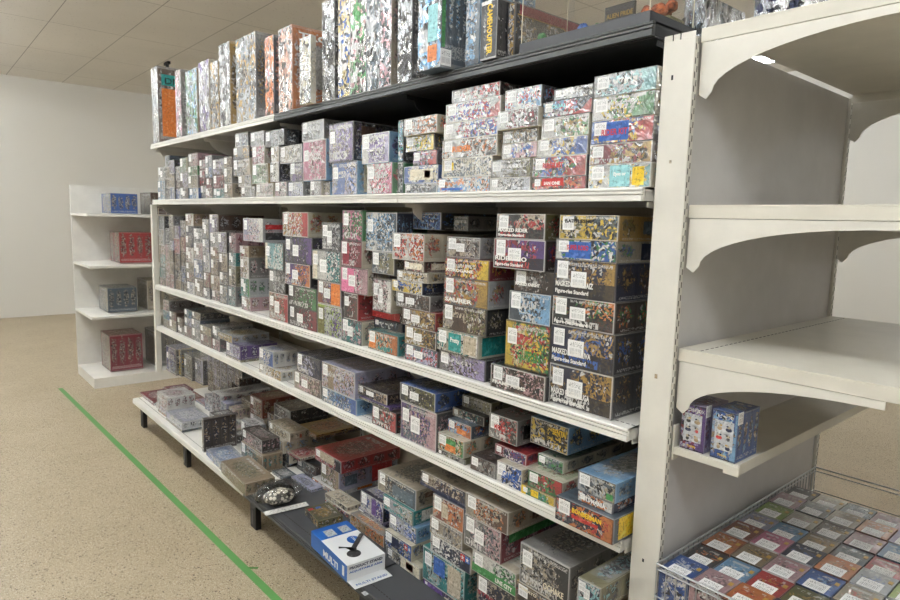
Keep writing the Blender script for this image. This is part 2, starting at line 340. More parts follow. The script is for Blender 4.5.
# ------------------------------------------------------------ shelving levels (Z of board tops; eye level board is about 0)
TOP = {'canopy': .376, 'second': .03, 'third': -.5136, 'fourth': -.7825, 'base': -1.2477}
SHELFNAME = {'canopy': 'top shelf', 'second': 'second shelf', 'third': 'third shelf', 'fourth': 'fourth shelf', 'base': 'bottom shelf'}
CEIL = {'second': .340, 'third': -.004, 'fourth': -.55, 'base': -.818, 'canopy': 1.5}
LEFT = -3.56; FLOOR = -1.44; BAY = .9
def structure_run():
    for k, z in TOP.items():
        y0 = -.1585 if k == 'base' else 0
        for b in range(4):
            x1 = -BAY*b-.0012; x0 = max(-BAY*(b+1)+.0012, LEFT)
            dark = k in ('canopy', 'base') and b < 2
            mt = {('canopy', 1): M_DARK, ('base', 1): M_GREY}.get((k, int(dark)), M_SHELF)
            hue = 'black' if (k == 'canopy' and dark) else 'charcoal' if dark else 'white'
            r = empty('shelf_board', ((x0+x1)/2, .2, z)); bw = ('nearest bay', 'second bay from the white column', 'third bay from the white column', 'farthest bay')[b]
            tag(r, f'{hue} steel {SHELFNAME[k]} board of the {bw}', 'shelf', 'steel shelf boards of the long unit')
            ox, oz = -(x0+x1)/2, -z
            m = MB(); m.box(x0+ox, x1+ox, y0+.012-.2, .448-.2, -.004, 0)
            m.box(x0+ox, x1+ox, y0+.012-.2, y0+.016-.2, -.028, -.004); m.box(x0+ox, x1+ox, .444-.2, .448-.2, -.03, -.004)
            for xe in (x0+ox, x1+ox-.002): m.box(xe, xe+.002, y0+.012-.2, .448-.2, -.029, 0)
            m.build('board', mt, r)
            # ribbed front edge
            m = MB(); a = y0-.2
            prof = [(a+.012, 0), (a+.004, 0), (a+.001, -.003), (a+.001, -.006), (a+.006, -.0065), (a+.006, -.0085), (a, -.009), (a, -.0145), (a+.006, -.015), (a+.006, -.017), (a-.0005, -.0175), (a-.0005, -.030), (a+.012, -.030)]
            m.prism(prof, 0, x0+ox, x1+ox); m.build('front_edge', M_RIB if (dark and k == 'canopy') else mt, r)
            # line of perforations behind the front edge
            m = MB(); n = 60
            for i in range(n):
                xx = x0+ox+(i+.5)*(x1-x0)/n; m.box(xx-.0045, xx+.0045, y0+.035-.2, y0+.038-.2, -.0002, .0004)
            m.build('perforation', M_SLOT, r)
            if k == 'canopy' and dark:
                m = MB()
                m.box(x0+ox, x1+ox, .012-.2, .444-.2, -.033, -.030); m.build('underside_panel', M_DARK, r)
    # brackets: thin curved plates under the joints
    for k, z in TOP.items():
        if k == 'base': continue
        for b in range(0, 5):
            x = -BAY*b if b < 4 else LEFT+.004
            if b == 0: x = -.006
            zt = z-.031 - (.003 if k == 'canopy' and b < 3 else 0)
            h = .105 if k != 'fourth' else .07
            pts = [(.03, zt-.012), (.03, zt), (.452, zt), (.452, zt-h)]
            for i in range(9): t = i/8; pts.append((.42-.36*math.sin(t*math.pi/2), zt-h+(h-.014)*(1-math.cos(t*math.pi/2))))
            m = MB(); m.prism(pts, 0, x-.0015, x+.0015)
            o = m.build('shelf_bracket', M_DARK if (k == 'canopy' and b < 2) else M_CREAM)
            bj = ('right end', 'first joint', 'second joint', 'third joint', 'left end')[b]
            tag(o, f'curved steel bracket holding the {SHELFNAME[k]} at its {bj} from the right', 'bracket', 'curved brackets under the shelves')
    # back panels and uprights
    for b in range(4):
        x1 = -BAY*b; x0 = max(x1-BAY, LEFT)
        o = MB().box(x0+.002, x1-.002, .4625, .47, -1.36, .36).build('back_panel', M_BACK)
        tag(o, f"cream back panel behind the goods in {('the nearest bay','the second bay','the third bay','the farthest bay')[b]}", 'panel', 'cream back panels')
    for b in range(5):
        x = max(-BAY*b, LEFT+.015)
        if b == 0: x = -.012
        m = MB().box(x-.014, x+.014, .453, .4615, -1.36, .37)
        for i in range(58): zz = -1.3+i*.028; m.box(x-.003, x+.003, .4525, .4532, zz, zz+.012, 1)
        o = m.build('rear_upright', [M_CREAM, M_SLOT]); tag(o, f"slotted cream upright behind the shelves at {('the right end','the first joint','the second joint','the third joint','the left end')[b]}", 'upright', 'slotted uprights at the back')
        xb = max(-BAY*b, LEFT+.03)
        if b == 0: xb = -.03
        f = MB().box(xb-.03, xb+.03, -.115, -.09, FLOOR, -1.279).box(xb-.025, xb+.025, -.09, .42, -1.33, -1.279).box(xb-.012, xb+.012, -.118, -.114, FLOOR+.02, FLOOR+.09, 1).build('floor_support', [M_BLACK, M_GREY], bevel=.003)
        tag(f, f"black steel foot under the bottom shelf at {('the right end','the first joint','the second joint','the third joint','the left end')[b]} from the right", 'support', 'black feet under the bottom shelf')
    # left end: front post and wire grid divider
    o = MB().box(LEFT-.034, LEFT-.004, -.004, .03, -1.1, .0).build('front_post', M_CREAM, bevel=.002); tag(o, 'narrow cream post at the far left end of the shelves', 'post')
    m = MB(); X = LEFT-.002
    for i in range(9): y = .035+i*.05; m.tube([(X, y, -.50), (X, y, -.02)], .0022, 5)
    for i in range(11): z = -.50+i*.048; m.tube([(X, .035, z), (X, .44, z)], .0022, 5)
    o = m.build('wire_divider', M_WHITEWIRE); tag(o, 'white wire grid divider closing the far end of the third shelf', 'divider')
structure_run()

# ------------------------------------------------------------ boxes on the shelves
PLACED = {k: [] for k in TOP}; STACKS = {k: [] for k in TOP}; NB = [0]
def fit(shelf, b, zc):
    "keep neighbours apart: b = [x0,x1,y0,y1,z0,z1]"
    e = .0012; b[1] = min(b[1], .004); b[4] = b[4]
    for o in PLACED[shelf]:
        ox = min(b[1], o[1])-max(b[0], o[0]); oy = min(b[3], o[3])-max(b[2], o[2]); oz = min(b[5], o[5])-max(b[4], o[4])
        b[1] = min(b[1], .006)
        if ox <= 0 or oy <= 0 or oz <= 0: continue
        w = b[1]-b[0]
        if ox < .45*w or (b[2] > o[2]+.02 and ox < .75*w):
            if b[0] < o[0]: b[1] = o[0]-e
            else: b[0] = o[1]+e
        elif b[2] < o[2]-.03: b[3] = o[2]-e
        elif ox < .8*w:
            if b[0] < o[0]: b[1] = o[0]-e
            else: b[0] = o[1]+e
        else:
            return None
    if b[1]-b[0] < .012 or b[3]-b[2] < .02 or b[5]-b[4] < .006: return None
    return b
def place(shelf, b, cols, opts, bevel=None):
    x0, x1, y0, y1, z0, z1 = b
    w, d, h = x1-x0, y1-y0, z1-z0
    apx = abs(px((x0, y0, z0))[0]-px((x1, y0, z0))[0])
    o = cardbox('kit_box', w, d, h, .0012 if apx > 22 else 0); link(o); o.location = (x0, y0, z0)
    rz = opts.get('r', 0.)
    if rz: o.rotation_euler.z = math.radians(rz)
    colour(o, cols, opts.get('s'), opts.get('w', 1.), opts.get('p', 1.), opts.get('seed'), 1 if opts.get('t2') else 0)
    PLACED[shelf].append(b)
    if opts.get('lab', 1) and apx > 6 and h > .016:
        s = min(.034, h*.62, w*.3); s2 = min(.040, h*.62)
        lh = min(h*.55, s*1.25)
        sticker(o, min(.012, w*.06), max(.004, min(h*.5, h-lh-.004)) if opts.get('hi', 1) else .006, round(max(s, .012), 3), round(lh, 3))
        if opts.get('l2'): sticker(o, w*.30, h*.28, round(min(.05, w*.25), 3), round(h*.42, 3), name='barcode_label')
    if opts.get('t'):
        mt = M_C[opts.get('tc', 'white')]
        lettering(o, opts['t'].replace('_', ' '), w*opts.get('tx', .04), 0, h*opts.get('tz', .28), h*opts.get('ts', .2), mt, width=w*opts.get('tw', .62), bold=.0004)
    if opts.get('t2'): lettering(o, opts['t2'].replace('_', ' '), w*.04, 0, h*.1, h*.15, M_C['white'], width=w*.55, bold=.0003)
    if opts.get('st'):   # text on the right-hand side
        lettering(o, opts['st'].replace('_', ' '), w, d*opts.get('sx', .08), h*.3, h*.38, M_C[opts.get('sc', 'red')], 'side', width=d*opts.get('sw', .3), bold=.0005)
    if opts.get('pan'):  # coloured panel on the front
        for q in opts['pan'].split('+'):
            c, a, bb, z_, zz = q.split('/'); slab(o, 'printed_panel', w*float(a), 0, h*float(z_), w*(float(bb)-float(a)), h*(float(zz)-float(z_)), M_C[c], t=.0004)
    if opts.get('spn'):
        for q in opts['spn'].split('+'):
            c, a, bb, z_, zz = q.split('/'); slab(o, 'side_panel', w, d*float(a), h*float(z_), d*(float(bb)-float(a)), h*(float(zz)-float(z_)), M_C[c], 'side', t=.0004)
    if opts.get('star'):
        s = h*.34
        for i, c in enumerate(('red', 'blue')): slab(o, 'emblem', w*.80+i*s*1.08-s*.4, 0, h*.55, s, s, M_C[c])
        for i in range(2):
            m = MB(); cx = w*.80+i*s*1.08-s*.4+s/2; cz = h*.55+s/2
            m.prism([(cx+s*.4*(1 if k % 2 == 0 else .4)*math.sin(k*math.pi/5), cz+s*.4*(1 if k % 2 == 0 else .4)*math.cos(k*math.pi/5)) for k in range(10)], 1, -.0010, -.0005); m.build('star', M_C['white'], o)
    NB[0] += 1
    return o
def K(shelf, Y, depth, spec, zstart=None, wrap=1.):
    "a stack, lowest first: left px, top px, right px, colours, options - all read on the plane of the box fronts"
    st = []; z = TOP[shelf]+.0006 if zstart is None else zstart
    for it in spec.split(';'):
        it = it.strip()
        if not it: continue
        q = it.split(','); xl, yt, xr = map(float, q[:3]); cols = q[3].split(); op = {'w': wrap}
        for t in q[4:]:
            k, _, v = t.strip().partition('=')
            try: v = float(v)
            except ValueError: pass
            op[k] = v if v != '' else 1
        y = Y+op.get('y', 0)
        a = un(xl, yt, 1, y); zt = a.z
        r = a
        for _ in range(3):
            yy = px((r.x, y, (z+zt)/2))[1]; r = un(xr, yy, 1, y)
        zt = min(zt, CEIL[shelf]-.003)
        if zt-z < .008: zt = z+.012
        b = fit(shelf, [a.x, r.x, y, min(y+op.get('d', depth), .45), z, zt], 0)
        if b is None: print('DROPPED', shelf, it); continue
        if op.get('gap'): z = zt+.0005; continue
        o = place(shelf, b, cols, op); st.append((o, cols, b)); z = b[5]+.0005
    if st: STACKS[shelf].append(st)
    return z

# ---- second shelf (eye level), nearest bays: silver-filmed boxes in slightly uneven stacks
W = 1.5
K('second', .022, .36, '589,165.6,666,white aqua yellow,s=cream,p=.2,pan=aqua/.36/.68/.06/.94+yellow/.72/.9/.1/.85,t=Eyes_or,tc=white,tx=.42,tz=.52,tw=.2;590,145.5,665,crimson gold charcoal,s=brown;591.5,122,666,blue red yellow,s=grey,pan=blue/.14/.62/.12/.9,t=RIDER_KIT,tc=red,tx=.18,tz=.35,ts=.36,tw=.42;593,99,666,white green yellow,s=cream;594.5,76.7,667,silver aqua slate,s=cream', wrap=W)
K('second', .022, .34, '532,178,586,charcoal red orange,s=brown,pan=red/.2/.6/.3/.9,t=IAN_ONE,tc=white,tx=.24,tz=.4,ts=.35,tw=.3;533,158,586.5,blue red green,s=slate,t=RIDER_KIT,tc=red,tx=.2,tz=.45,ts=.35,tw=.38;538,140,588,white blue yellow,s=cream,p=.3;542,119,589,white green gold,s=cream,p=.3;543,103,592,navy red sky,s=charcoal,t=DUAL,tc=sky,tx=.2,tz=.55,ts=.3,tw=.3;554,90,593,silver charcoal white,s=charcoal,p=.4'.replace('tc=sky', 'tc=aqua'), wrap=W)
K('second', .020, .34, '490,178.5,530,white silver charcoal,s=cream,p=.2;491,160.6,531,grey olive silver,s=cream;502,144.5,537,white rose blue,s=cream;503,131,538,silver charcoal tan,s=cream;498,112,541,white charcoal crimson,s=cream,y=-.012;505.5,91,549,white sky red,s=charcoal,y=-.004', wrap=W)
K('second', .026, .30, '437,178.6,490,sky white orange,s=cream,pan=blue/.1/.5/.15/.3;442,160,494,cream white slate,s=cream,pan=yellow/.05/.25/.4/.8;442.4,141,497,white charcoal orange,s=cream,t=RIDER,tc=orange,tx=.2,tz=.35,ts=.4,tw=.35;444,124.5,498,white blue red,s=cream;446,105,501,white red blue,s=cream,st=UP_RED_BATH,sc=red,sw=.35;452,91,500,silver red white,s=umber,d=.26', wrap=W)
K('second', .030, .30, '405,184,437,silver slate charcoal,s=charcoal;404,167,438,blue cream white,s=blue,p=0,pan=cream/.2/.86/.18/.8+red/.62/.78/.3/.7,lab=0;413,152,437,navy red lilac,s=navy,p=.5;406,137,434,white yellow green,s=charcoal;404,119.5,437,white orange charcoal,s=cream,y=-.01,st=UP_RED_BATH,sc=red', wrap=W)
K('second', .028, .30, '367,164,392,white pink red,s=green,spn=red/.1/.8/.55/.9;362,135,389,white lilac purple,s=sky', wrap=W)
K('second', .05, .3, '384,164,403,grey slate white,s=green;384,123,403,teal charcoal sky,s=charcoal', wrap=W)
K('second', .030, .30, '332,163,357,blue lavender tan,s=sky,spn=cream/.1/.5/.1/.9;329,125,353,lilac purple beige,s=umber,spn=brown/.12/.32/.5/.9+sky/.12/.8/.08/.42', wrap=W)
K('second', .030, .30, '310,181,321.5,brown grey white,s=beige,d=.2;303,142,326,pink crimson white,s=sky;302,123,324,grey silver charcoal,s=grey', wrap=W)
K('second', .045, .3, '322.5,182,330,beige brown,s=sky,lab=0', wrap=W)
K('second', .030, .30, '288,182,309,lavender silver white,s=grey;290,163,303,purple charcoal beige,s=navy;280,147,302,beige grey white,s=slate', wrap=W)
K('second', .024, .30, '275,182,288,rose white grey,s=grey;270,163,288,grey white olive,s=navy;271,147,287,beige tan white,s=grey;265,132,284,grey slate silver,s=charcoal', wrap=W)
K('second', .020, .30, '256,184,273,beige grey rose,s=cream;252,165,268,green olive white,s=gold;252,147,269,crimson white pink,s=cream;250.5,133,264,silver grey,s=umber', wrap=W)
K('second', .024, .30, '241,187,255,grey silver brown,s=grey;238,176,251,beige silver slate,s=cream;233,160,250,silver beige charcoal,s=cream;233,148,249,grey gold navy,s=charcoal;235,134,248,silver slate navy,s=black', wrap=W)

# ---- third shelf, nearest bay
K('third', .020, .34, '550,362,612,navy gold brown,s=charcoal,t=MASKED_RIDER_KUUGA,t2=Figure-rise_Standard,l2;551,324,613.5,navy gold blue,s=charcoal,t=MASKED_RIDER_KIVA,t2=Figure-rise_Standard,l2;553,295,614.5,black orange green,s=umber,t2=Figure-rise_Standard,l2;554.5,258.6,615.5,navy gold brown,s=navy,t=MASKED_RIDER_FAIZ,t2=Figure-rise_Standard,l2;556,238.7,616.5,white blue green,s=beige,p=.2,pan=blue/.18/.6/.1/.9,t=SUPER_ROBO,tc=red,tx=.2,tz=.5,ts=.34,tw=.36,spn=navy/.3/.95/.1/.9;560,214.7,618.5,yellow slate olive,s=gold,p=.1,spn=slate/.3/.6/.3/.8,t=BATTLESHIP,tc=black,tx=.1,tz=.68,ts=.2,tw=.5', wrap=.9)
for o_ in [x for x in STACKS['third'][0]]: pass
K('third', .006, .30, '491,363,548,umber brown rose,s=charcoal,t=FRAME_ARMS,tz=.22,l2;506,319,549.5,yellow green red,s=umber,y=.016,t=GURREN,tc=green,tx=.3,tz=.2,ts=.3,tw=.5;509.5,290,550.5,slate sky white,s=charcoal,y=.016;514.5,269,554,brown umber grey,s=charcoal,y=.02,t=MASKED_KNIGHT;494,238,545,crimson purple red,s=umber,y=.006,t=RIDER_ZIO,t2=Figure-rise_Standard,l2;497,213.6,545,charcoal beige red,s=olive,y=.008,t=MASKED_RIDER,t2=Figure-rise_Standard', wrap=.9)
K('third', .022, .32, '439,349,485,grey lilac brown,s=charcoal;437,327.5,478,cream white teal,s=cream,y=-.008,p=0,pan=teal/.3/.6/.1/.9+beige/.66/.95/.1/.9,spn=teal/.05/.45/.1/.9+teal/.6/.95/.1/.9,t=Pretty,tx=.34,tz=.5,ts=.3,tw=.22;443,302.5,486,brown olive beige,s=black;444,276,488,grey gold red,s=silver,spn=black/.5/.9/.1/.9,t=SAURER,tz=.1;445,257,489,umber yellow red,s=crimson,t=KUROGANE,tz=.3;447,236.5,480,brown grey beige,s=silver,y=.03,l2', wrap=.9)
K('third', .018, .30, '405,343,438,slate lavender red,s=umber,l2;405,325,436,gold brown olive,s=charcoal,l2;402,307,435,brown gold tan,s=red,l2;396,291,430,brown umber grey,s=grey,l2;392,279,422,yellow cream blue,s=navy;397,269.5,428,white beige gold,s=cream;404,260,424,brown cream crimson,s=brown,pan=cream/.1/.9/.2/.8,spn=cream/.1/.9/.2/.8;392.5,232.5,424,white orange red,s=cream,p=.1,y=-.006', wrap=.9)
K('third', .10, .30, '399,212,441,navy blue sky,s=charcoal,lab=0,p=.1', zstart=-.085, wrap=.9)
K('third', .14, .26, '454,216,468,beige grey slate,s=grey,lab=0', zstart=-.085)
K('third', .016, .30, '368,329,397.5,cream orange teal,s=teal,p=0,pan=orange/.05/.28/.1/.75,t=RABBIT,tc=teal,tx=.35,tz=.12,ts=.25,tw=.5,spn=yellow/.2/.8/.3/.6;374,318,402,navy umber slate,s=navy,y=.05;372,306,403,umber crimson black,s=crimson,y=.06,pan=red/.02/.9/.1/.8,lab=0;373,278,402,rose white brown,s=cream,l2', wrap=.9)
K('third', .03, .3, '372,251,394,slate khaki silver,s=grey,p=.4;366,212,398,white slate sky,s=navy,p=.3', zstart=-.243, wrap=.9)
K('third', .014, .30, '342,317.5,368,teal slate rose,s=cream,l2;344,292,372,umber brown crimson,s=red;341,266,371,pink rose white,s=cream,p=.2,pan=pink/.02/.5/.04/.96,l2;341,240,370,rose crimson brown,s=cream,pan=crimson/.1/.4/.1/.9;342.5,210,366,pink green brown,s=green', wrap=.9)
K('third', .014, .30, '317.5,302.5,341.5,lime purple silver,s=grey,pan=olive/.02/.3/.04/.9;317.5,280,342,rust purple beige,s=grey,pan=orange/.6/.97/.04/.96,l2;312,249,340,white teal slate,s=cream,pan=cream/.03/.2/.04/.96,l2;322,222,340,grey charcoal silver,s=slate,l2', wrap=.9)
K('third', .014, .30, '289,327,289.1,umber,gap;289,305,317,umber crimson charcoal,s=black,l2;288,284,316.5,umber green brown,s=black;285,262,310,purple orange navy,s=charcoal,l2;285,236,316,navy purple charcoal,s=charcoal,l2;282.5,212,308,white red gold,s=cream,p=.1'.replace('289,327,289.1,umber,gap;', ''), wrap=.9)
K('third', .014, .30, '269,291,288,tan red brown,s=umber,l2;269,269,287,grey charcoal silver,s=umber;265,242,283,aqua white teal,s=grey,pan=cream/.02/.14/.0/.98', wrap=.9)
K('third', .004, .32, '243,218,265,lavender white rose,s=silver,d=.26,spn=red/.05/.85/.55/.75+charcoal/.05/.9/.1/.4', zstart=-.172, wrap=.9)
K('third', .10, .3, '310,216,335,cream yellow grey,s=cream,p=.1,pan=yellow/.1/.8/.6/.8', zstart=-.16)

# ---- fourth shelf
K('fourth', -.034, .36, '556,495,613,navy orange red,s=slate,p=.1,t=BONBERMAN,tc=yellow,tx=.3,tz=.6,ts=.26,tw=.5,spn=yellow/.06/.26/.1/.95,pan=red/.3/.75/.36/.5;578,490,612.5,navy white orange,s=navy,y=.020,t=HITS_MANIA,tc=white,tx=.1,tz=.25,ts=.6,tw=.7;578,470,615,silver beige slate,s=sky,y=.022,p=.2,pan=green/.78/.95/.1/.4', wrap=.7)
K('fourth', .012, .28, '521.6,484,554.5,green yellow teal,s=gold,p=0,pan=yellow/.0/.14/.0/1+yellow/.3/.52/.15/.9;528,469,562,green red brown,s=cream,y=.005,p=.2;538,453,563,green grey slate,s=cream,y=.05,p=.3', wrap=.7)
K('fourth', .06, .3, '531,416,568,black yellow navy,s=sky,lab=0,t=SENTAI,tc=yellow,tx=.6,tz=.6,ts=.3,tw=.35', zstart=-.655, wrap=.8)
K('fourth', .012, .26, '497,460,527,white blue navy,s=cream,t=GAMEA,tc=blue,tx=.25,tz=.3,ts=.5,tw=.6;495,443,526,crimson purple navy,s=red,y=.03', wrap=.7)
K('fourth', .035, .26, '489.5,412,517,grey charcoal red,s=grey,spn=black/.1/.9/.2/.75+silver/.15/.5/.35/.75,t=MIRAGE,tc=red,tx=.2,tz=.4,ts=.3,tw=.4', zstart=-.672, wrap=.7)
K('fourth', .014, .28, '470.5,454,496,brown grey umber,s=umber', wrap=.7)
K('fourth', .016, .28, '437.5,448,465,khaki grey charcoal,s=olive,p=.3;438,431.6,463.4,cream green orange,s=cream,p=.2,pan=orange/.3/.7/.1/.5+green/.3/.7/.5/.8;448,418,471,sky orange blue,s=slate,y=.03,p=.3,pan=orange/.4/.8/.1/.5;452.7,406.6,484,beige charcoal teal,s=umber,y=.06;462.5,394,491,khaki grey,s=khaki,y=.09,p=.2', wrap=.7)
K('fourth', .010, .28, '401,400,436.5,purple rose slate,s=charcoal,l2;400,382,435,charcoal olive black,s=blue,l2', wrap=.8)
K('fourth', .014, .22, '372,404,396,umber red grey,s=umber;359,396,389,charcoal olive grey,s=purple,l2;358,384,387,charcoal tan black,s=umber,y=.012,l2', wrap=.7)
K('fourth', .012, .28, '321.7,386,356.5,slate blue sky,s=sky;321.7,361,355,tan lavender rose,s=lavender', wrap=.8)
K('fourth', .014, .28, '294,370,320.5,beige brown rose,s=brown,l2;296.7,352,320,umber navy lavender,s=navy', wrap=.8)
K('fourth', .012, .12, '259,362.5,281,white gold slate,s=white;259,347,273,white blue silver,s=white,p=.3,y=.004', wrap=.8)
K('fourth', .016, .20, '226,354,241,khaki beige grey,s=khaki;226,341,240,lavender purple silver,s=purple;218,331,232,khaki gold beige,s=silver,lab=0', wrap=.8)

# ---- bottom shelf
K('base', -.075, .36, '578,577,617,silver navy aqua,s=khaki,l2', zstart=-.93, wrap=.6)
STK = K('base', .015, .34, '516,600,567,khaki slate green,s=gold;516,580,567.5,tan slate crimson,s=gold,p=.2,pan=umber/.04/.42/.1/.9,t=TOMAYO,tc=cream,tx=.06,tz=.72,ts=.2,tw=.36;520.7,541.5,569,grey charcoal beige,s=grey,t=OCHAKE,tc=cream,tx=.5,tz=.2,tw=.4', wrap=.5)
K('base', .015, .34, '478,600,519,slate brown beige,s=red;477,573,519.5,beige charcoal navy,s=cream,t=STRIKE,tc=crimson;472.7,549,520,white green silver,s=cream,p=0,pan=green/.0/1/.04/.42,t=LINE_CITY,tx=.55,tz=.12,ts=.26,tw=.38;464.7,513,500.5,grey rose slate,s=crimson,spn=green/.1/.9/.55/.9,l2;466,492,508,beige brown orange,s=beige,p=.1,spn=brown/.3/.38/.3/.6', wrap=.6)
K('base', .015, .30, '423,578,463,navy purple beige,s=beige,p=0,pan=purple/.02/.5/.1/.95+cream/.55/.95/.05/.3;423,545,464,teal aqua beige,s=teal,p=.1,pan=beige/.62/.92/.08/.9+blue/.28/.55/.4/.9;430.7,532.7,470.7,white navy slate,s=cream,p=0,star;430,514.7,462,beige grey tan,s=cream;433,493,463.5,rust orange beige,s=navy,pan=beige/.3/.5/.2/.8;420.5,470,465,beige navy brown,s=beige,pan=navy/.0/1/.0/.22,y=.01', wrap=.6)
K('base', .015, .26, '386,545,420,slate charcoal cream,s=cream,pan=cream/.45/.98/.05/.95+red/.6/.8/.2/.8;384.7,529,411,cream blue slate,s=cream,p=0,star,spn=red/.2/.7/.3/.5,pan=navy/.25/.55/.2/.85;389,512,416,silver blue lavender,s=sky,y=.02,p=.2;382.7,494,412.7,silver beige teal,s=teal,spn=white/.15/.9/.15/.85,y=.02;378,470,416,beige slate charcoal,s=beige,y=.03,p=.1,pan=slate/.4/.92/.15/.7,t=CIVIC,tc=umber,tx=.12,tz=.6,tw=.3,spn=brown/.15/.6/.5/.75', wrap=.6)
K('base', .095, .2, '358,507,383,silver navy lilac,s=lilac;360.7,490,383,white purple blue,s=navy,pan=purple/.5/.7/.1/.9', wrap=.8)
K('base', .04, .25, '325,498,348.7,cream slate red,s=cream,p=.3,star,lab=0,y=.02,d=.08;325,493,347,beige cream charcoal,s=cream,lab=0,y=.024,d=.07', wrap=.5)
K('base', .121, .31, '312,477,336,orange silver white,s=white,p=.1,spn=orange/.35/.6/.25/.75;321,461.5,341,khaki tan rose,s=lavender,spn=slate/.1/.3/.2/.7+red/.55/.9/.05/.95,y=.01;315,447,341,red charcoal rose,s=red,y=.004,pan=beige/.2/.75/.3/.95', wrap=.7)
K('base', .20, .25, '297,441,316,brown beige gold,s=brown;297,430.7,316,beige orange brown,s=gold', zstart=-1.10, wrap=.6)
K('base', .14, .2, '297,456,320,slate brown grey,s=umber', wrap=.4)
K('base', .06, .16, '291,479,311,lavender slate grey,s=lavender', wrap=1)
K('base', .099, .12, '286.7,461,300,red crimson white,s=beige', zstart=-1.17, wrap=.8)
K('base', .10, .28, '267,450,286,slate charcoal sky,s=umber;267.5,441,290,beige slate charcoal,s=cream;267,432,297,grey beige sky,s=cream,y=-.02;268.7,421,290,tan cream khaki,s=beige,p=.1,spn=rust/.5/.62/.3/.7', wrap=.7)
K('base', -.02, .17, '241,441,266,navy tan teal,s=tan;242,428,262,umber grey rose,s=umber,y=.01', wrap=.7)
K('base', .06, .16, '268,466,284,white slate grey,s=silver', wrap=1.2)
K('base', .02, .07, '272,474,290,silver white slate,s=slate', wrap=1.4)
K('base', .20, .25, '231,417,247,cream grey silver,s=beige;216,392.5,231.7,rust tan olive,s=tan,spn=olive/.2/.8/.3/.8', wrap=.5)
K('base', .20, .25, '250,412,264,grey beige,s=beige;250,394,262,rust tan beige,s=rust,spn=tan/.2/.9/.1/.6', wrap=.3)
K('base', .12, .10, '241,420,252,white slate charcoal,s=silver,p=1', wrap=.5)
K('base', -.137, .17, '201.5,418,203.5,brown navy tan,s=umber,lab=0', wrap=.8)
K('base', -.125, .16, '166,424,182,beige tan grey,s=slate,lab=0;166.5,411,182,lavender white silver,s=silver,lab=0', wrap=.8)
K('base', -.11, .16, '158,414,166,tan orange slate,s=slate;156,402,168,white lavender crimson,s=silver,lab=0;157,391,167,silver crimson white,s=white,lab=0', wrap=.8)
K('base', .06, .14, '163,404,173,beige crimson white,s=white,lab=0;164,392,172,crimson white,s=crimson,lab=0', wrap=.8)
K('base', .08, .12, '176,405,186,rust white slate,s=rust,lab=0', wrap=.8)
K('base', -.10, .2, '140,404,154,white crimson slate,s=silver;140,392,153,crimson white,s=crimson', wrap=.8)
# ---- the small far boxes: uneven stacks toward the left end
FARPAL = ['tan brown beige', 'beige rose umber', 'brown slate tan', 'rose tan white', 'navy grey beige', 'grey beige brown', 'silver slate beige', 'slate grey white', 'rose beige grey', 'brown tan grey', 'lavender grey white', 'beige silver charcoal', 'navy slate silver',
          'tan beige crimson', 'white grey slate', 'khaki beige charcoal', 'silver lilac brown', 'crimson rose grey', 'aqua grey white', 'umber tan beige', 'grey teal silver', 'cream brown slate', 'charcoal grey beige']
def far(shelf, xa, xb, zlo, zhi, w=(.085, .15), h=(.06, .10), pals=FARPAL, y=.02, special=()):
    x = xa; i = 0
    while x-w[0] > xb:
        ww = min(rnd.uniform(*w), x-xb); z = TOP[shelf]+.0006; lim = rnd.uniform(zlo, zhi); st = []; yy = y+rnd.uniform(-.004, .006)
        while True:
            hh = rnd.uniform(*h)
            if z+hh > lim or z+hh > CEIL[shelf]-.004: break
            p = rnd.choice(pals)
            for (sx, sz, sp) in special:
                if abs(x-ww/2-sx) < .06 and abs(z+hh/2-sz) < .04: p = sp
            cols = p.split(); rnd.shuffle(cols)
            if p.endswith('!'): cols = p[:-1].split()
            sh = rnd.uniform(0, .008)
            b = fit(shelf, [x-ww+.002, x-sh*.4-.002, yy+rnd.uniform(0, .006), min(yy+rnd.uniform(.16, .28), .44), z, z+hh], 0)
            if b:
                o = place(shelf, b, cols, {'w': 1., 'p': .5, 's': rnd.choice(cols+['grey', 'charcoal']), 'l2': rnd.random() < .25}); st.append((o, cols, b)); z = b[5]+.0005
            else: z += hh
        if st: STACKS[shelf].append(st)
        x -= ww; i += 1
xs2 = min(b[0] for b in PLACED['second'])-.003
def spp(shelf, lst):
    r = []
    for a, b, c in lst: q = un(a, b, 1, .02); r.append((q.x, q.z, c))
    return r
far('second', xs2, LEFT+.002, .27, .325, (.09, .17), (.05, .085), special=spp('second', [(183, 170, 'green olive silver!'), (195, 170, 'green olive white!'), (205, 183, 'crimson umber red!'), (215, 183, 'crimson umber red!'),
    (158, 157, 'navy slate sky!'), (160, 192, 'sky white slate!'), (175, 192, 'blue white grey!'), (190, 192, 'sky white blue!'), (210, 172, 'slate blue white!')]))
xs3 = min(b[0] for b in PLACED['third'])-.003
far('third', xs3+.02, -2.3, -.20, -.15, (.08, .16), (.05, .11), special=spp('third', [(247, 285, 'teal green silver!'), (255, 262, 'lavender slate blue!'), (240, 285, 'teal green silver!')]))
far('third', -2.3, LEFT+.03, -.12, -.03, (.08, .15), (.05, .11), special=spp('third', [(185, 270, 'blue navy white!'), (195, 270, 'blue navy white!'), (175, 252, 'red rose beige!'), (185, 252, 'red rose white!'), (190, 228, 'navy charcoal slate!'), (222, 225, 'navy blue black!')]))
xs4 = min(b[0] for b in PLACED['fourth'])-.003
far('fourth', xs4, LEFT+.01, -.65, -.575, (.09, .18), (.04, .075), ['grey brown beige', 'slate silver lavender', 'brown rose grey', 'khaki tan cream', 'blue teal slate', 'charcoal grey brown', 'crimson brown grey', 'white slate grey'], .02)
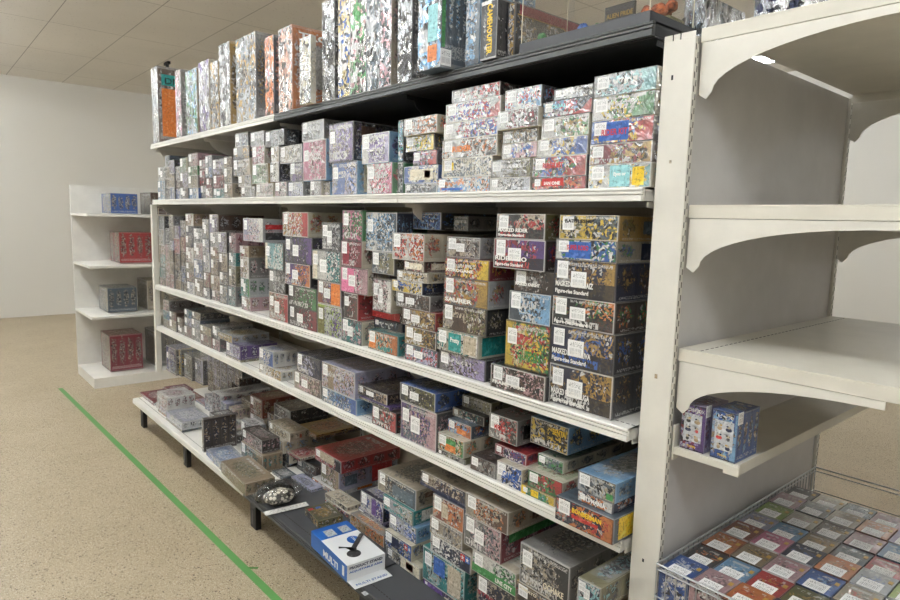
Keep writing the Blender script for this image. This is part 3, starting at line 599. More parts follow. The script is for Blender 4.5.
# tall boxes standing at the back of the bottom shelf, far bays
for i, (xl, yt, xr, cl) in enumerate([(166, 345, 176, 'blue navy white'), (177, 348, 181, 'yellow blue'), (182, 352, 192, 'grey khaki silver'), (193, 356, 203, 'grey lavender silver')]):
    K('base', .25+.02*i, .14, f'{xl},{yt+25},{xr},{["beige","slate","beige","lavender"][i]} grey lilac,s=grey;{xl},{yt},{xr},{cl},s=grey', wrap=1)
K('base', .14, .2, '186,395,204,lavender slate white,s=rose', wrap=1)
# back rows on the deep bottom shelf, nearer bays
def backrow(shelf, xa, xb, y, zt, pals, w=(.16, .24), h=(.05, .08)):
    x = xa
    while x-w[0] > xb:
        ww = rnd.uniform(*w); z = TOP[shelf]+.0006; st = []; lim = zt-rnd.uniform(0, .08)
        while z+h[1] < lim:
            hh = rnd.uniform(*h); cols = rnd.choice(pals).split()
            b = fit(shelf, [x-ww+.004, x-.003, y, .44, z, z+hh], 0)
            if b: o = place(shelf, b, cols, {'w': .6, 'p': .4, 'lab': 0}); st.append((o, cols, b)); z = b[5]+.0005
            else: z += hh
        if st: STACKS[shelf].append(st)
        x -= ww
backrow('base', -2.1, -2.75, .22, -1.0, ['umber brown tan', 'charcoal grey brown', 'beige tan brown'])
backrow('base', -2.55, -3.1, .13, -1.05, ['white slate crimson', 'beige rose slate', 'lavender white slate'], (.1, .15), (.04, .06))
backrow('base', -2.35, -2.8, .02, -1.13, ['silver slate tan', 'beige rose slate', 'umber white slate'], (.1, .14), (.03, .05))
backrow('base', -2.9, LEFT+.02, .30, -.85, ['grey khaki slate', 'lavender grey slate', 'brown beige grey'], (.1, .16))

# ------------------------------------------------------------ labels for every box
ORD = ['zeroth', 'first', 'second', 'third', 'fourth', 'fifth', 'sixth', 'seventh', 'eighth', 'ninth', 'tenth', 'eleventh', 'twelfth', 'thirteenth', 'fourteenth', 'fifteenth', 'sixteenth', 'seventeenth', 'eighteenth', 'nineteenth', 'twentieth', 'twenty-first', 'twenty-second', 'twenty-third', 'twenty-fourth', 'twenty-fifth', 'twenty-sixth']
BAYN = ['nearest bay', 'second bay', 'third bay', 'farthest bay']
for sh, sts in STACKS.items():
    byb = {}
    for st in sts:
        b = min(3, int(-(st[0][2][0]+st[0][2][1])/2/BAY)); byb.setdefault(b, []).append(st)
    for b, L in byb.items():
        L.sort(key=lambda s: -s[0][2][1])
        for i, st in enumerate(L):
            for j, (o, cols, bb) in enumerate(st):
                n = len(st); t = n-1-j
                pos = 'alone in' if n == 1 else 'topmost of' if t == 0 else 'lowest of' if j == 0 else f'{ORD[t+1]} down in'
                c = cols[0]+' and '+cols[1]
                tag(o, f'{c} kit box, {pos} {ORD[i+1]} stack from right, {BAYN[b]}, {SHELFNAME[sh]}', 'box', f'boxed model kits on the {SHELFNAME[sh]}')
print('boxes', NB[0])
# ------------------------------------------------------------ tall boxes standing on the canopy shelf
Zc = TOP['canopy']+.0006
def standing(xl, xr, yt, Y, depth, cols, label, side=None, wrap=2.2, tall=None, lab=0, xb=None):
    a = un(xl, yt, 1, Y); zt = a.z if tall is None else Zc+tall
    zm = (Zc+zt)/2 if tall is None else Zc+.12
    x0 = a; x1 = a
    for _ in range(3):
        x0 = un(xl, px((x0.x, Y, zm if tall is None else Zc+.12))[1], 1, Y); x1 = un(xr, px((x1.x, Y, zm))[1], 1, Y)
    b = fit('canopy', [x0.x, x1.x, Y, min(Y+depth, .44), Zc, zt], 0)
    if b is None: print('DROPPED standing', label); return None
    o = cardbox('kit_box', b[1]-b[0], b[3]-b[2], b[5]-b[4], .0015); link(o); o.location = (b[0], b[2], Zc); PLACED['canopy'].append(b)
    colour(o, cols.split(), side, min(wrap, 1.4), 0)
    if wrap > 1.5: o.data.materials[0] = M_SILV
    tag(o, label, 'box', 'tall boxes standing on the top shelf'); return o, b
T = standing
r = T(152, 158, 68, .02, .20, 'silver white', 'silver-filmed box with a black and orange landscape cover, leftmost on the top shelf', 'brown')
if r:
    o, b = r; w = b[1]-b[0]; d = b[3]-b[2]; h = b[5]-b[4]
    slab(o, 'cover_picture', w, d*.12, h*.1, d*.8, h*.62, M_C['orange'], 'side', label='orange sunset picture'); slab(o, 'cover_band', w, d*.12, h*.76, d*.8, h*.14, M_C['teal'], 'side')
    lettering(o, 'DNS', w+.0006, d*.2, h*.78, h*.12, M_C['black'], 'side', width=d*.6)
T(175.6, 181, 71, .02, .22, 'pink silver white', 'narrow pink and silver box, second from the left on the top shelf', 'grey')
T(186, 197, 72, .02, .24, 'silver green sky', 'silver box with green and blue print beside the narrow pink one', 'tan')
T(199, 209, 63, .02, .22, 'white purple silver', 'white box with purple figure print, fourth from the left end', 'cream')
T(210.3, 218.5, 63, .02, .22, 'silver charcoal gold', 'silver and charcoal box with gold lower corner, top shelf far end', 'gold')
T(219.3, 230, 45.5, .02, .22, 'silver charcoal white', 'taller silver box with a tan side panel, top shelf far bay', 'gold')
T(236, 255.5, 40, .02, .24, 'silver slate gold', 'widest silver-filmed box with gold foot in the far bays of the top shelf', 'grey')
T(265, 273.5, 38, .02, .22, 'silver orange rose', 'narrow silver box with orange print left of the orange box', 'slate')
r = T(278.5, 292, 30, .02, .32, 'orange white silver', 'bright orange and white box with an orange side on the top shelf', 'orange', 2.)
if r:
    o, b = r; w = b[1]-b[0]; d = b[3]-b[2]; h = b[5]-b[4]
    slab(o, 'grey_panel', w, d*.2, h*.3, d*.78, h*.5, M_C['grey'], 'side'); lettering(o, 'TRON', w, d*.1, h*.86, h*.1, M_C['white'], 'side', width=d*.6, bold=.001)
r = T(299.5, 310.5, 39, -.022, .024, 'white silver cream', 'cream box with a black figure print in front of the orange box', 'cream', 2., lab=0)
T(322, 334.5, 3, .015, .10, 'silver charcoal white', 'silver blister box with a dark edge right of the orange box', 'charcoal')
T(338, 349.5, 0, .01, .24, 'yellow white blue', 'white box with a yellow foot and blue figure, top shelf middle', 'white', 1.8, tall=.42)
T(350.3, 366, 0, .01, .24, 'white green rose', 'white box printed in many pale colours beside the yellow-footed one', 'silver', 2, tall=.43)
T(366.6, 379, 0, .01, .24, 'silver slate white', 'tall silver-filmed box right of the pale many-coloured box', 'silver', 2.4, tall=.43)
T(379.6, 391, 0, .01, .24, 'silver rose slate', 'tall silver and rose box with a beige side, top shelf joint', 'beige', 2.2, tall=.42)
T(397.5, 411.5, 0, .015, .26, 'silver charcoal white', 'tall silver and charcoal box left of the blue truck box', 'charcoal', 2.6, tall=.40)
r = T(418, 441, 0, -.045, .10, 'silver sky white', 'large white and blue box overhanging the top shelf edge with a busy green side', 'slate', 2., tall=.46)
if r:
    o, b = r; w = b[1]-b[0]; d = b[3]-b[2]; h = b[5]-b[4]
    for q, (c, z) in enumerate((('green', .05), ('orange', .02))): pass
    slab(o, 'green_strip', w, .004, h*.12, d*.12, h*.35, M_C['green'], 'side'); slab(o, 'picture', w*.45, 0, .02, w*.4, .045, M_C['orange']); slab(o, 'picture', w*.45, 0, .075, w*.4, .10, M_C['aqua'])
    lettering(o, 'KIT', w*.52, -.0006, .09, .03, M_C['red'], width=w*.28); sticker(o, 0, .006, .04, .045, 'side').location.x = w
    o.children[-1].location.y = d*.1
r = T(466, 480, 0, .005, .22, 'sky slate white', 'sky blue box with a dark tree print beside the black box', 'sky', 1., tall=.42)
r = T(480.5, 497, 3, -.006, .10, 'black charcoal black', 'black box with vertical yellow lettering standing on the top shelf', 'charcoal', .35)
if r:
    o, b = r; w = b[1]-b[0]; h = b[5]-b[4]
    lettering(o, 'CAMEHOUFTER', w*.42, 0, h*.93, w*.42, M_C['yellow'], rot=-math.pi/2, width=h*.84, bold=.0006)
    slab(o, 'white_corner', w*.05, 0, h*.93, w*.6, h*.06, M_C['white'])
r = T(502.5, 514, 5, .03, .40, 'charcoal gold silver', 'long dark box with a red band lettered along its side, next to the clear case', 'charcoal', .8)
if r:
    o, b = r; w = b[1]-b[0]; d = b[3]-b[2]; h = b[5]-b[4]
    m = MB(); m.prism([(d*.05, h*.97), (d*.98, h*.97), (d*.98, h*.35), (d*.80, h*.35), (d*.5, h*.80), (d*.05, h*.80)], 0, w, w+.0006); m.build('red_band', M_C['crimson'], o)
    m = MB(); m.tube([(w+.0008, d*.03, h*.79), (w+.0008, d*.5, h*.79), (w+.0008, d*.8, h*.33)], .0012, 5); m.build('gold_line', M_C['gold'], o)
    lettering(o, 'HELICOPTER', w+.0008, d*.58, h*.62, h*.14, M_C['gold'], 'side', width=d*.38, bold=.0005)
# acrylic display case with a small diorama
x0, x1, y0, y1 = -.405, -.022, .022, .21; zb = TOP['canopy']+.0006
cs = empty('display_case', (0, 0, zb)); tag(cs, 'clear acrylic display case on dark grey base at right end of the top shelf', 'display case')
MB().box(x0, x1, y0, y1, 0, .030).build('case_base', M_GREY, cs, bevel=.003)
m = MB(); hh = .26
for a in ((x0+.004, x0+.006, y0+.004, y1-.004, .0302, hh), (x1-.006, x1-.004, y0+.004, y1-.004, .0302, hh), (x0+.0065, x1-.0065, y0+.004, y0+.006, .0302, hh), (x0+.0065, x1-.0065, y1-.006, y1-.004, .0302, hh)): m.box(*a)
m.build('clear_cover', M_ACRYL, cs)
m = MB()
for xx, yy in ((x0+.004, y0+.004), (x1-.004, y0+.004), (x0+.004, y1-.004), (x1-.004, y1-.004)): m.tube([(xx, yy, .031), (xx, yy, hh)], .0014, 5)
m.build('polished_edge', M_WHITEWIRE, cs)
pl = MB().box(-.165, -.085, .055, .063, .0306, .072).build('name_plaque', M_C['black'], cs, bevel=.001); lettering(pl, 'ALIEN PRIDE', -.159, .055, .044, .015, M_C['gold'], width=.07)
MB().box(-.20, -.036, .12, .19, .0306, .045).build('rock_ground', M_C['olive'], cs, bevel=.004)
g = G('coral_orange', .6); tc = g.n.new('ShaderNodeTexCoord').outputs['Object']; n, _ = g.noise(tc, 90, 4); g.put(g.b.inputs['Base Color'], g.mix(g.step(n, .4, .6), lin('d0703c'), lin('8a4630'))); g.put(g.b.inputs['Normal'], g.bump(n, 1, .01)); M_CORAL = g.m
m = MB()
for i in range(9): m.ball((-.115+i*.0085, .15+.006*math.sin(i*2.1), .068+.006*math.cos(i*1.7)), (.014, .014, .014), n=8, m=6, fn=lambda d: 1+.15*math.sin(9*d.x+7*d.z))
m.build('orange_creature', M_CORAL, cs, smooth=True)
m = MB()
for i in range(14):
    a = rnd.random()*6.28; m.prism([(-.22+.004*math.cos(a+q*2.1), .10+.004*math.sin(a+q*2.1)) for q in range(3)], 2, .031+i*.002, .033+i*.002)
m.build('small_tree', M_C['green'], cs)
m = MB().ball((-.27, .11, .052), (.018, .014, .02)); m.build('blue_figure', M_C['blue'], cs, smooth=True)
m = MB()
for i in range(10): m.ball((-.36+rnd.uniform(-.012, .012), .06+rnd.uniform(-.01, .01), .040+rnd.uniform(0, .012)), (.007, .006, .006), n=7, m=4)
m.build('green_bush', M_C['green'], cs)

# ------------------------------------------------------------ end-of-aisle unit on the right
UX0, UX1, UY = .011, .082, .03
def endcol(yf, depth, label, front=True):
    r = empty('end_column', (UX0, yf, FLOOR)); H = .345-FLOOR
    m = MB(); m.box(0, UX1-UX0, 0, depth, 0, H-.012)
    for a, b_ in ((0, .019), (.0215, .036), (.039, UX1-UX0)): m.box(a, b_, 0, .0015, H-.012, H)
    m.build('column_post', M_CREAM, r, bevel=.0012)
    m = MB()
    for i in range(62):
        z = .04+i*.028
        for q, yy in ((0, depth*.3), (1, depth*.72)): m.box(UX1-UX0, UX1-UX0+.0005, yy-.0012, yy+.0012, z+q*.012, z+.012+q*.012)
    m.build('slot_row', M_SLOT, r)
    if front:
        m = MB(); m.box(.022, .0265, -.0005, 0, H-.092, H-.082); m.build('bolt_hole', M_BLACK, r)
        m = MB(); m.box(.030, .0345, -.0005, 0, 1.475-.86, 1.483-.86); m.build('bolt_hole', M_BLACK, r)
        m = MB(); m.box(.030, .036, -.0004, 0, H-.185-.08, H-.178-.08); m.build('tape_scrap', M_C['beige'], r)
        m = MB(); m.box(.030, .037, -.0004, 0, 1.05, 1.060); m.build('tape_scrap', M_C['tan'], r)
    tag(r, label, 'column'); return r
endcol(UY, .018, 'tall white slotted steel column at the right end of the long shelves')
endcol(.95, .018, 'rear white slotted column of the end unit, far right')
M_END = paint('end_unit_steel', lin('ddd8cb'))
o = MB().box(.040, .074, .050, .948, FLOOR+.05, .34).build('end_back_panel', M_PANEL); tag(o, 'pale grey back panel of the end unit at right', 'panel')
def endshelf(z, depth, label, bracket=.115, th=.028):
    r = empty('end_shelf', (UX1, .05, z)); L = .90
    m = MB(); m.box(.001, depth, 0, L, -.004, 0); m.box(.001, depth, 0, .003, -th, -.004); m.box(.001, depth, L-.003, L, -th, -.004); m.box(depth-.004, depth+.004, 0, L, -th-.004, .002)
    m.build('board', M_END, r, bevel=.0008)
    m = MB()
    for i in range(40): yy = .01+i*.022; m.box(.045, .047, yy, yy+.012, 0, .0005)
    m.build('perforation', M_SLOT, r)
    for yy in (.001, L-.004):
        D = depth*.93; pts = [(.004, -th-.001), (D, -th-.001), (D, -th-.016)]
        for i in range(13): t = i/12; pts.append((D-.02-(D-.052)*math.sin(t*math.pi/2), -th-.016-(bracket-.030)*(1-math.cos(t*math.pi/2))))
        pts += [(.020, -th-bracket), (.004, -th-bracket+.010)]
        m = MB(); m.prism(pts, 1, yy, yy+.003); m.build('bracket', M_CREAM, r)
    tag(r, label, 'shelf', 'shelves of the end unit at right'); return r
endshelf(.352, .42, 'topmost cream shelf of the end unit, beside the black shelf')
endshelf(-.007, .42, 'empty cream shelf of the end unit at eye level')
endshelf(-.317, .42, 'empty cream shelf of the end unit above the two upright toy boxes')
# shallow tray shelf
r = empty('tray_shelf', (UX1, .05, -.540)); m = MB(); m.box(.001, .152, 0, .9, -.004, 0); m.box(.001, .12, 0, .003, -.016, -.004); m.box(.12, .152, -.002, .006, -.022, -.002); m.box(.149, .153, 0, .9, -.018, .006); m.box(.001, .006, -.001, .02, -.03, .05)
m.build('board', M_END, r, bevel=.0008); tag(r, 'shallow cream tray shelf holding two upright toy boxes', 'shelf')
def toybox(x, w, d, h, y, c, label, ccap):
    o = cardbox('toy_box', w, d, h, .001); link(o); o.location = (x, y, -.5395); colour(o, c.split(), c.split()[0], .8, 0); tag(o, label, 'toy box', 'upright toy boxes on the tray shelf')
    slab(o, 'picture_panel', w*.14, 0, h*.2, w*.72, h*.60, M_C['silver'])
    g_ = MB(); cs_ = ['red', 'navy', 'tan', 'charcoal']
    for i in range(6):
        if i == 9: break
        cx = w*(.32+.36*(i % 2)); cz = h*(.28+.19*(i//2)); p = MB()
        p.ball((cx, -.0009, cz+h*.03), (w*.075, .0005, h*.032), 1, n=10, m=4).ball((cx, -.0008, cz-h*.02), (w*(.07+.03*(i % 3)), .0005, h*.042), 0, n=10, m=4).ball((cx+w*.05*(-1)**i, -.0010, cz+h*.045), (w*.05, .0005, h*.018), 2, n=8, m=4)
        p.build('figure_print', [M_C[cs_[(i*3+len(label)) % 4]], M_C['beige'], M_C[['umber', 'gold', 'navy'][i % 3]]], o)
    lettering(o, 'PEANUTS' if ccap == 'x' else '\u30d4\u30fc\u30b9', w*.2, 0, h*.86, h*.08, M_C['white'], width=w*.55); lettering(o, 'TWIN', w*.3, 0, h*.07, h*.07, M_C['yellow'], width=w*.35)
    sticker(o, w*.02, h*.78, .022, .026, 'side').location.x = w
    return o
toybox(.096, .056, .10, .103, .058, 'lilac purple crimson', 'purple upright toy box with six small figure prints, left one on the tray shelf', 'a')
toybox(.166, .055, .10, .106, .058, 'blue sky tan', 'blue upright toy box with six small figure prints, right one on the tray shelf', 'b')
# goods wrapped in film on top of the end unit
def filmed(name, x, y, z, w, d, h, label, rz, inner):
    o = cardbox('wrapped_box', w, d, h, .002); link(o); o.location = (x, y, z); o.rotation_euler.z = rz; colour(o, inner.split(), inner.split()[0], 1.4, 0); o.data.materials[0] = o.data.materials[1] = M_SILV; tag(o, label, 'box', 'filmed boxes at the top right')
    m = MB(); m.box(w*.2, w*.8, -.0006, 0, h*.55, h*.9); return o
filmed('a', -.056, .215, .3768, .052, .2, .105, 'dark box in crumpled silver film behind the clear case at the shelf end', 0, 'charcoal silver slate')
filmed('b', .155, .12, .3535, .13, .2, .13, 'white and blue box in glossy film, top of the end unit at far right', 0, 'white silver navy')
m = MB(); m.ball((0, 0, .022), (.045, .05, .022), n=20, m=10, fn=lambda d: 1+.10*math.sin(9*d.x+4*d.y)+.07*math.sin(13*d.z+8*d.y)); o = m.build('film_bag', M_FOIL, smooth=True); o.location = (-.105, .30, .3775); o.scale = (.9, 1.1, 1.9)
tag(o, 'crumpled silver film bag on the top shelf behind the clear case', 'bag')

# wire basket of small capsule-toy boxes
bk = empty('wire_basket', (.104, .03, -1.211)); tag(bk, 'chrome wire basket full of small boxes at the foot of the end unit', 'basket')
bx0, bx1, by0, by1, bz0, bz1 = .0, .46, -.045, .86, -.02, .425
m = MB()
for z in (bz1, bz1-.012): m.tube([(bx0, by0, z), (bx1, by0, z), (bx1, by1, z), (bx0, by1, z), (bx0, by0, z)], .0026 if z == bz1 else .0018, 6)
m.build('rim', M_WIRE, bk)
m = MB(); n = 20
for i in range(n+1):
    x = bx0+(bx1-bx0)*i/n; m.tube([(x, by0, bz1), (x, by0, bz0)], .0013, 5)
for i in range(41):
    y = by0+(by1-by0)*i/40
    for x in (bx0, bx1): m.tube([(x, y, bz1), (x, y, bz0)], .0013, 4)
m.build('upright_wires', M_WIRE, bk)
m = MB()
for z in [bz0+k*.0742 for k in range(6)]: m.tube([(bx0, by0-.001, z), (bx1, by0-.001, z), (bx1+.001, by1, z), (bx0, by1, z), (bx0-.001, by0, z)], .0016, 5)
for i in range(30): y = by0+(by1-by0)*i/29; m.tube([(bx0, y, bz0), (bx1, y, bz0)], .0013, 4)
m.build('cross_wires', M_WIRE, bk)
m = MB()
for x in (bx0+.02, bx1-.02):
    for y in (by0+.03, by1-.03): m.tube([(x, y, bz0), (x, y, FLOOR+1.2)], .005, 8)
m.build('legs', M_WIRE, bk)
seqc = [['blue sky white', 'rose silver charcoal', 'orange rust red', 'navy slate white', 'crimson tan red', 'blue white sky'],
        ['charcoal rust orange', 'sky aqua white', 'red orange gold', 'olive grey gold', 'pink rose white', 'teal aqua grey'],
        ['orange red gold', 'tan rust gold', 'rose white pink', 'blue slate sky', 'beige gold red', 'grey teal white'],
        ['rust orange gold', 'pink lilac rose', 'navy charcoal blue', 'orange red tan', 'silver sky blue', 'lime olive gold'],
        ['lavender grey gold', 'sky blue lavender', 'tan pink gold', 'slate teal grey', 'red crimson tan', 'gold olive tan'],
        ['lime olive cream', 'cream tan rose', 'brown tan gold', 'rose crimson grey', 'sky navy white', 'teal green aqua'],
        ['rose brown cream', 'grey olive slate', 'tan cream brown', 'orange gold tan', 'lilac purple rose', 'blue slate navy'],
        ['umber grey brown', 'cream tan grey', 'slate teal silver', 'rose pink grey', 'olive gold tan', 'navy blue sky']]
ordw = ['first', 'second', 'third', 'fourth', 'fifth', 'sixth', 'seventh', 'eighth', 'ninth', 'tenth']
pw, pd, ph = .068, .090, .13
for j, row in enumerate(seqc):
    for i, c in enumerate(row):
        x = .108+i*(pw+.0025)+(.002 if j % 2 else 0); y = .030-.042+j*(pd+.002); zt = -.794-(.003*((i*3+j*5) % 3))
        o = cardbox('capsule_toy_box', pw, pd, ph, .001); link(o); o.location = (x, y, zt-ph); cc = c.split(); colour(o, cc, cc[0], .5, 0); o['ca'] = o['cb'] = o['cd'] = [v*.75 for v in C[cc[0]]]
        sticker(o, pw*.18, pd*.28, round(pw*.62, 3), round(pd*.46, 3), 'top').location.z = ph
        slab(o, 'gold_seal', pw*.82, pd*.6, ph, pw*.12, pd*.16, M_C['gold'], 'top')
        tag(o, f'{cc[0]} small toy box with white top label, {ordw[i]} from left in {ordw[j]} basket row', 'toy box', 'small boxes filling the wire basket')
# a layer of boxes below, carrying the top ones, seen through the front wires
for i in range(6):
    zt = -.794-.007-ph-.001
    for lv in range(2):
        h2 = ph if lv == 0 else max(.02, zt+1.2285)
        o = cardbox('capsule_toy_box', pw, .78, (zt+1.2285) if lv == 0 else .01, .001)
        if lv: bpy.data.objects.remove(o); continue
        link(o); o.location = (.110+i*(pw+.0025), -.012, -1.2285); cc = ['tan', 'umber', 'orange', 'navy', 'beige', 'blue'][i]; colour(o, [cc, 'beige', 'charcoal'], cc, .5, 0)
        tag(o, f'{cc} long carton under the small boxes, {ordw[i]} from left behind the basket wires', 'carton', 'cartons low in the basket')

# ------------------------------------------------------------ loose goods on the bottom shelf
ZB = TOP['base']+.0006
# blue and white boxed stand
P = [un(x, y, 2, ZB+.058) for x, y in ((311, 531), (347, 566), (388, 556), (349, 521))]
ang = math.atan2(P[1].y-P[0].y, P[1].x-P[0].x); L = (P[1]-P[0]).length; Wd = (P[2]-P[1]).length
o = cardbox('stand_box', L, Wd, .058, .001); link(o); o.location = (P[0].x, P[0].y, ZB); o.rotation_euler.z = ang
g = G('blue_printed_card', .4); g.put(g.b.inputs['Base Color'], lin('2463b4')); M_BL = g.m; g = G('white_printed_card', .4); g.put(g.b.inputs['Base Color'], lin('e8e9ea')); M_WH = g.m
o.data.materials[0] = M_BL; o.data.materials[1] = M_WH; o.data.materials[2] = M_WH; o['cd'] = C['cream']
tag(o, 'blue and white boxed desk stand lying open-flapped on the charcoal bottom shelf', 'box')
h = .058
slab(o, 'blue_panel', 0, 0, h, L*.30, Wd, M_BL, 'top'); 
for q in (.22, .62): slab(o, 'picture_window', L*.10, Wd*q, h+.0006, L*.17, Wd*.25, M_C['silver'], 'top')
m = MB(); m.ball((L*.50, Wd*.68, h+.0008), (L*.10, Wd*.16, .0006), n=20, m=4); m.build('round_badge', M_BL, o)
lettering(o, 'STAND', L*.43, Wd*.66, h+.0016, .014, M_C['white'], 'top', width=L*.14)
m = MB(); m.prism([(L*.66, Wd*.30), (L*.74, Wd*.12), (L*.84, Wd*.22), (L*.84, Wd*.48), (L*.72, Wd*.56)], 2, h+.0006, h+.0014); m.prism([(L*.58, Wd*.40), (L*.48, Wd*.24), (L*.52, Wd*.18), (L*.66, Wd*.36), (L*.66, Wd*.54), (L*.56, Wd*.62)], 2, h+.0016, h+.0022)
m.build('stand_picture', M_C['charcoal'], o, label) if False else None
# picture of the desk stand on the lid: round foot, short arm, long post
m = MB(); cx, cy = L*.80, Wd*.38
m.prism([(cx+L*.085*math.cos(t*.3927), cy+Wd*.17*math.sin(t*.3927)) for t in range(16)], 2, h+.0006, h+.0014)
m.prism([(L*.66, Wd*.46), (L*.78, Wd*.36), (L*.80, Wd*.44), (L*.70, Wd*.55), (L*.60, Wd*.30), (L*.56, Wd*.22), (L*.60, Wd*.18)], 2, h+.0015, h+.0022)
m.prism([(L*.42, Wd*.92), (L*.42, Wd*1.0-.004), (L*.47, Wd*.985), (L*.72, Wd*.52), (L*.67, Wd*.44)], 2, h+.0023, h+.003)
m.build('stand_picture', M_C['charcoal'], o)
lettering(o, 'MULTI', L*.36, 0, h*.22, h*.55, M_WH, 'front', width=L*.40, bold=.001)
slab(o, 'white_mark', L*.88, 0, h*.2, L*.05, h*.6, M_WH)
lettering(o, 'PRODUCT STAND', L, Wd*.06, h*.70, h*.22, M_C['navy'], 'side', width=Wd*.86, bold=.0004)
lettering(o, 'ADJUSTABLE ARM', L, Wd*.06, h*.48, h*.15, M_C['blue'], 'side', width=Wd*.86, bold=.0002)
m = MB(); m.box(L, L+.052, .002, Wd-.002, .001, .0026); fl = m.build('open_flap', M_WH, o); lettering(o, 'MULTI STAND', L+.042, Wd*.1, .0030, .016, M_BL, 'top', rot=math.pi/2, width=Wd*.8)

def lying(name, pts, z, h, cols, label, side=None, cat='box', wrap=.8, top=None):
    "a flat box whose top corners show at pts (front-left, front-right, back-right)"
    P = [un(x, y, 2, z+h) for x, y in pts]; a = math.atan2(P[1].y-P[0].y, P[1].x-P[0].x); L = (P[1]-P[0]).length; n = Vector((-math.sin(a), math.cos(a), 0)); Wd = max(.03, (P[2]-P[1]).dot(n))
    o = cardbox(name, L, Wd, h, .001); link(o); o.location = (P[0].x, P[0].y, z); o.rotation_euler.z = a; colour(o, cols.split(), side, wrap, 0); tag(o, label, cat); o['dim'] = [L, Wd, h]; return o
o = lying('kit_box', ((304.7, 508), (318, 521.5), (342, 514)), ZB, .028, 'charcoal gold olive', 'flat charcoal and olive box behind the blue stand box', 'olive')
L, Wd, h = o['dim']; slab(o, 'emblem', L*.12, Wd*.05, h, L*.12, Wd*.2, M_C['red'], 'top'); slab(o, 'emblem', L*.12, Wd*.35, h, L*.12, Wd*.2, M_C['blue'], 'top')
o = lying('kit_box', ((350, 513), (384, 536.5), (391, 531)), ZB, .045, 'tan orange gold', 'brown and orange flat box standing on edge right of the blue stand box', 'grey')
# pale booklet box and clear blister with camouflage kit
o = lying('kit_box', ((206, 449), (220, 464), (243, 456)), ZB, .03, 'blue white sky', 'flat magazine-style box with a pale cover and blue spine, left of the blister pack', 'silver')
o = lying('blister_pack', ((221, 461), (245, 484), (268, 471)), ZB, .055, 'tan olive khaki', 'clear blister pack with olive and yellow print near the shelf edge', 'tan', 'pack', 1.6)
o = lying('kit_box', ((242, 427), (258, 447), (269, 446)), ZB+.12, .05, 'umber tan slate', 'dark box with photographic lid leaning behind the blister pack', 'beige') if False else None
# clear bag with a black and white part and a white header card
q = un(276, 499, 2, ZB+.02); bg = empty('clear_bag', (q.x, q.y+.012, ZB)); bg.rotation_euler.z = math.pi/2-.12
tag(bg, 'clear polybag holding a black and white plastic part, white header card at its front', 'bag')
g = G('black_and_white_plastic', .35); tc = g.n.new('ShaderNodeTexCoord').outputs['Object']; n, _ = g.noise(tc, 34, 3, .6, 1); v = g.vor(tc, 60)
g.put(g.b.inputs['Base Color'], g.mix(g.step(n, .40, .45), lin('1b1b1d'), g.mix(g.math('GREATER_THAN', v['Distance'], .5), lin('d9d5c8'), lin('5d5a54')))); g.b.inputs['Coat Weight'].default_value = .6; M_BW = g.m
def halfarc(d): return 1+.06*math.sin(7*d.x+3*d.y)
m = MB()
N = 16
for i in range(N):
    a0 = math.pi*i/(N-1); m.tube([(.075*math.cos(a0), +.03, .012+.050*math.sin(a0)), (.078*math.cos(a0), .06, .012+.052*math.sin(a0))], .009, 6)
m.build('black_arch', M_BLACK, bg, smooth=True)
MB().ball((.0, -.01, .034), (.066, .05, .030), n=18, m=10, fn=halfarc).build('moulded_part', M_BW, bg, smooth=True)
MB().ball((.0, .005, .050), (.100, .078, .040), n=28, m=14, fn=lambda d: 1+.05*math.sin(11*d.x+6*d.y)+.04*math.sin(15*d.y+9*d.z)).build('clear_film', M_FILM, bg, smooth=True)
m = MB(); m.prism([(-.085, .0035), (.095, .0035), (.095, .007), (-.085, .007)], 1, -.098, -.062); m.build('header_card', M_C['white'], bg, bevel=.001)
# price tags on shelf edges
tagp = [('base', 355, 590, 'white'), ('base', 174.5, 443, 'white')]
o = MB().box(0, .022, 0, .016, 0, .001).build('paper_tag', M_C['silver']); q = un(361, 593, 2, TOP['base']); o.location = (q.x, q.y, TOP['base']+.0004); tag(o, 'small silver paper tag on the charcoal shelf joint below the blue box', 'tag')

# ------------------------------------------------------------ floor, ceiling, walls
def struct(o): o['kind'] = 'structure'; return o
g = G('speckled_vinyl_floor', .42); tc = g.n.new('ShaderNodeTexCoord').outputs['Object']
v = g.vor(tc, 430); v2 = g.vor(tc, 210); rr = g.sep(v['Color']); n, _ = g.noise(tc, 3, 4, .6); n5, _ = g.noise(tc, 420, 2, .6)
col = g.mix(g.step(n, .3, .7), lin('b3a386'), lin('c0b196')); col = g.mix(g.step(n5, .35, .65), g.mix(.3, col, (.2, .15, .1)), col)
col = g.mix(g.math('GREATER_THAN', rr[0], .90), col, lin('75624b')); col = g.mix(g.math('GREATER_THAN', rr[1], .93), col, lin('d6ccb6')); col = g.mix(g.math('GREATER_THAN', g.sep(v2['Color'])[0], .97), col, lin('5b4a3a'))
g.put(g.b.inputs['Base Color'], col); M_FLOOR = g.m
struct(MB().box(-9, 5, -5.5, 6, FLOOR-.1, FLOOR).build('floor', M_FLOOR))
g = G('ceiling_tile', .9); tc = g.n.new('ShaderNodeTexCoord').outputs['Object']; o3 = g.sep(tc)
fx = g.math('FRACT', g.math('DIVIDE', g.math('ADD', o3[1], .13+6), .6)); fy = g.math('FRACT', g.math('DIVIDE', g.math('ADD', o3[0], 12), 1.2))
ln = g.math('ADD', g.math('LESS_THAN', fx, .012), g.math('LESS_THAN', fy, .006), clamp=True)
vv = g.vor(tc, 30); n, _ = g.noise(tc, 60, 3, .7); dots = g.math('MULTIPLY', g.math('LESS_THAN', vv['Distance'], .16), g.math('GREATER_THAN', n, .5)); st_, _ = g.noise(tc, .8, 3)
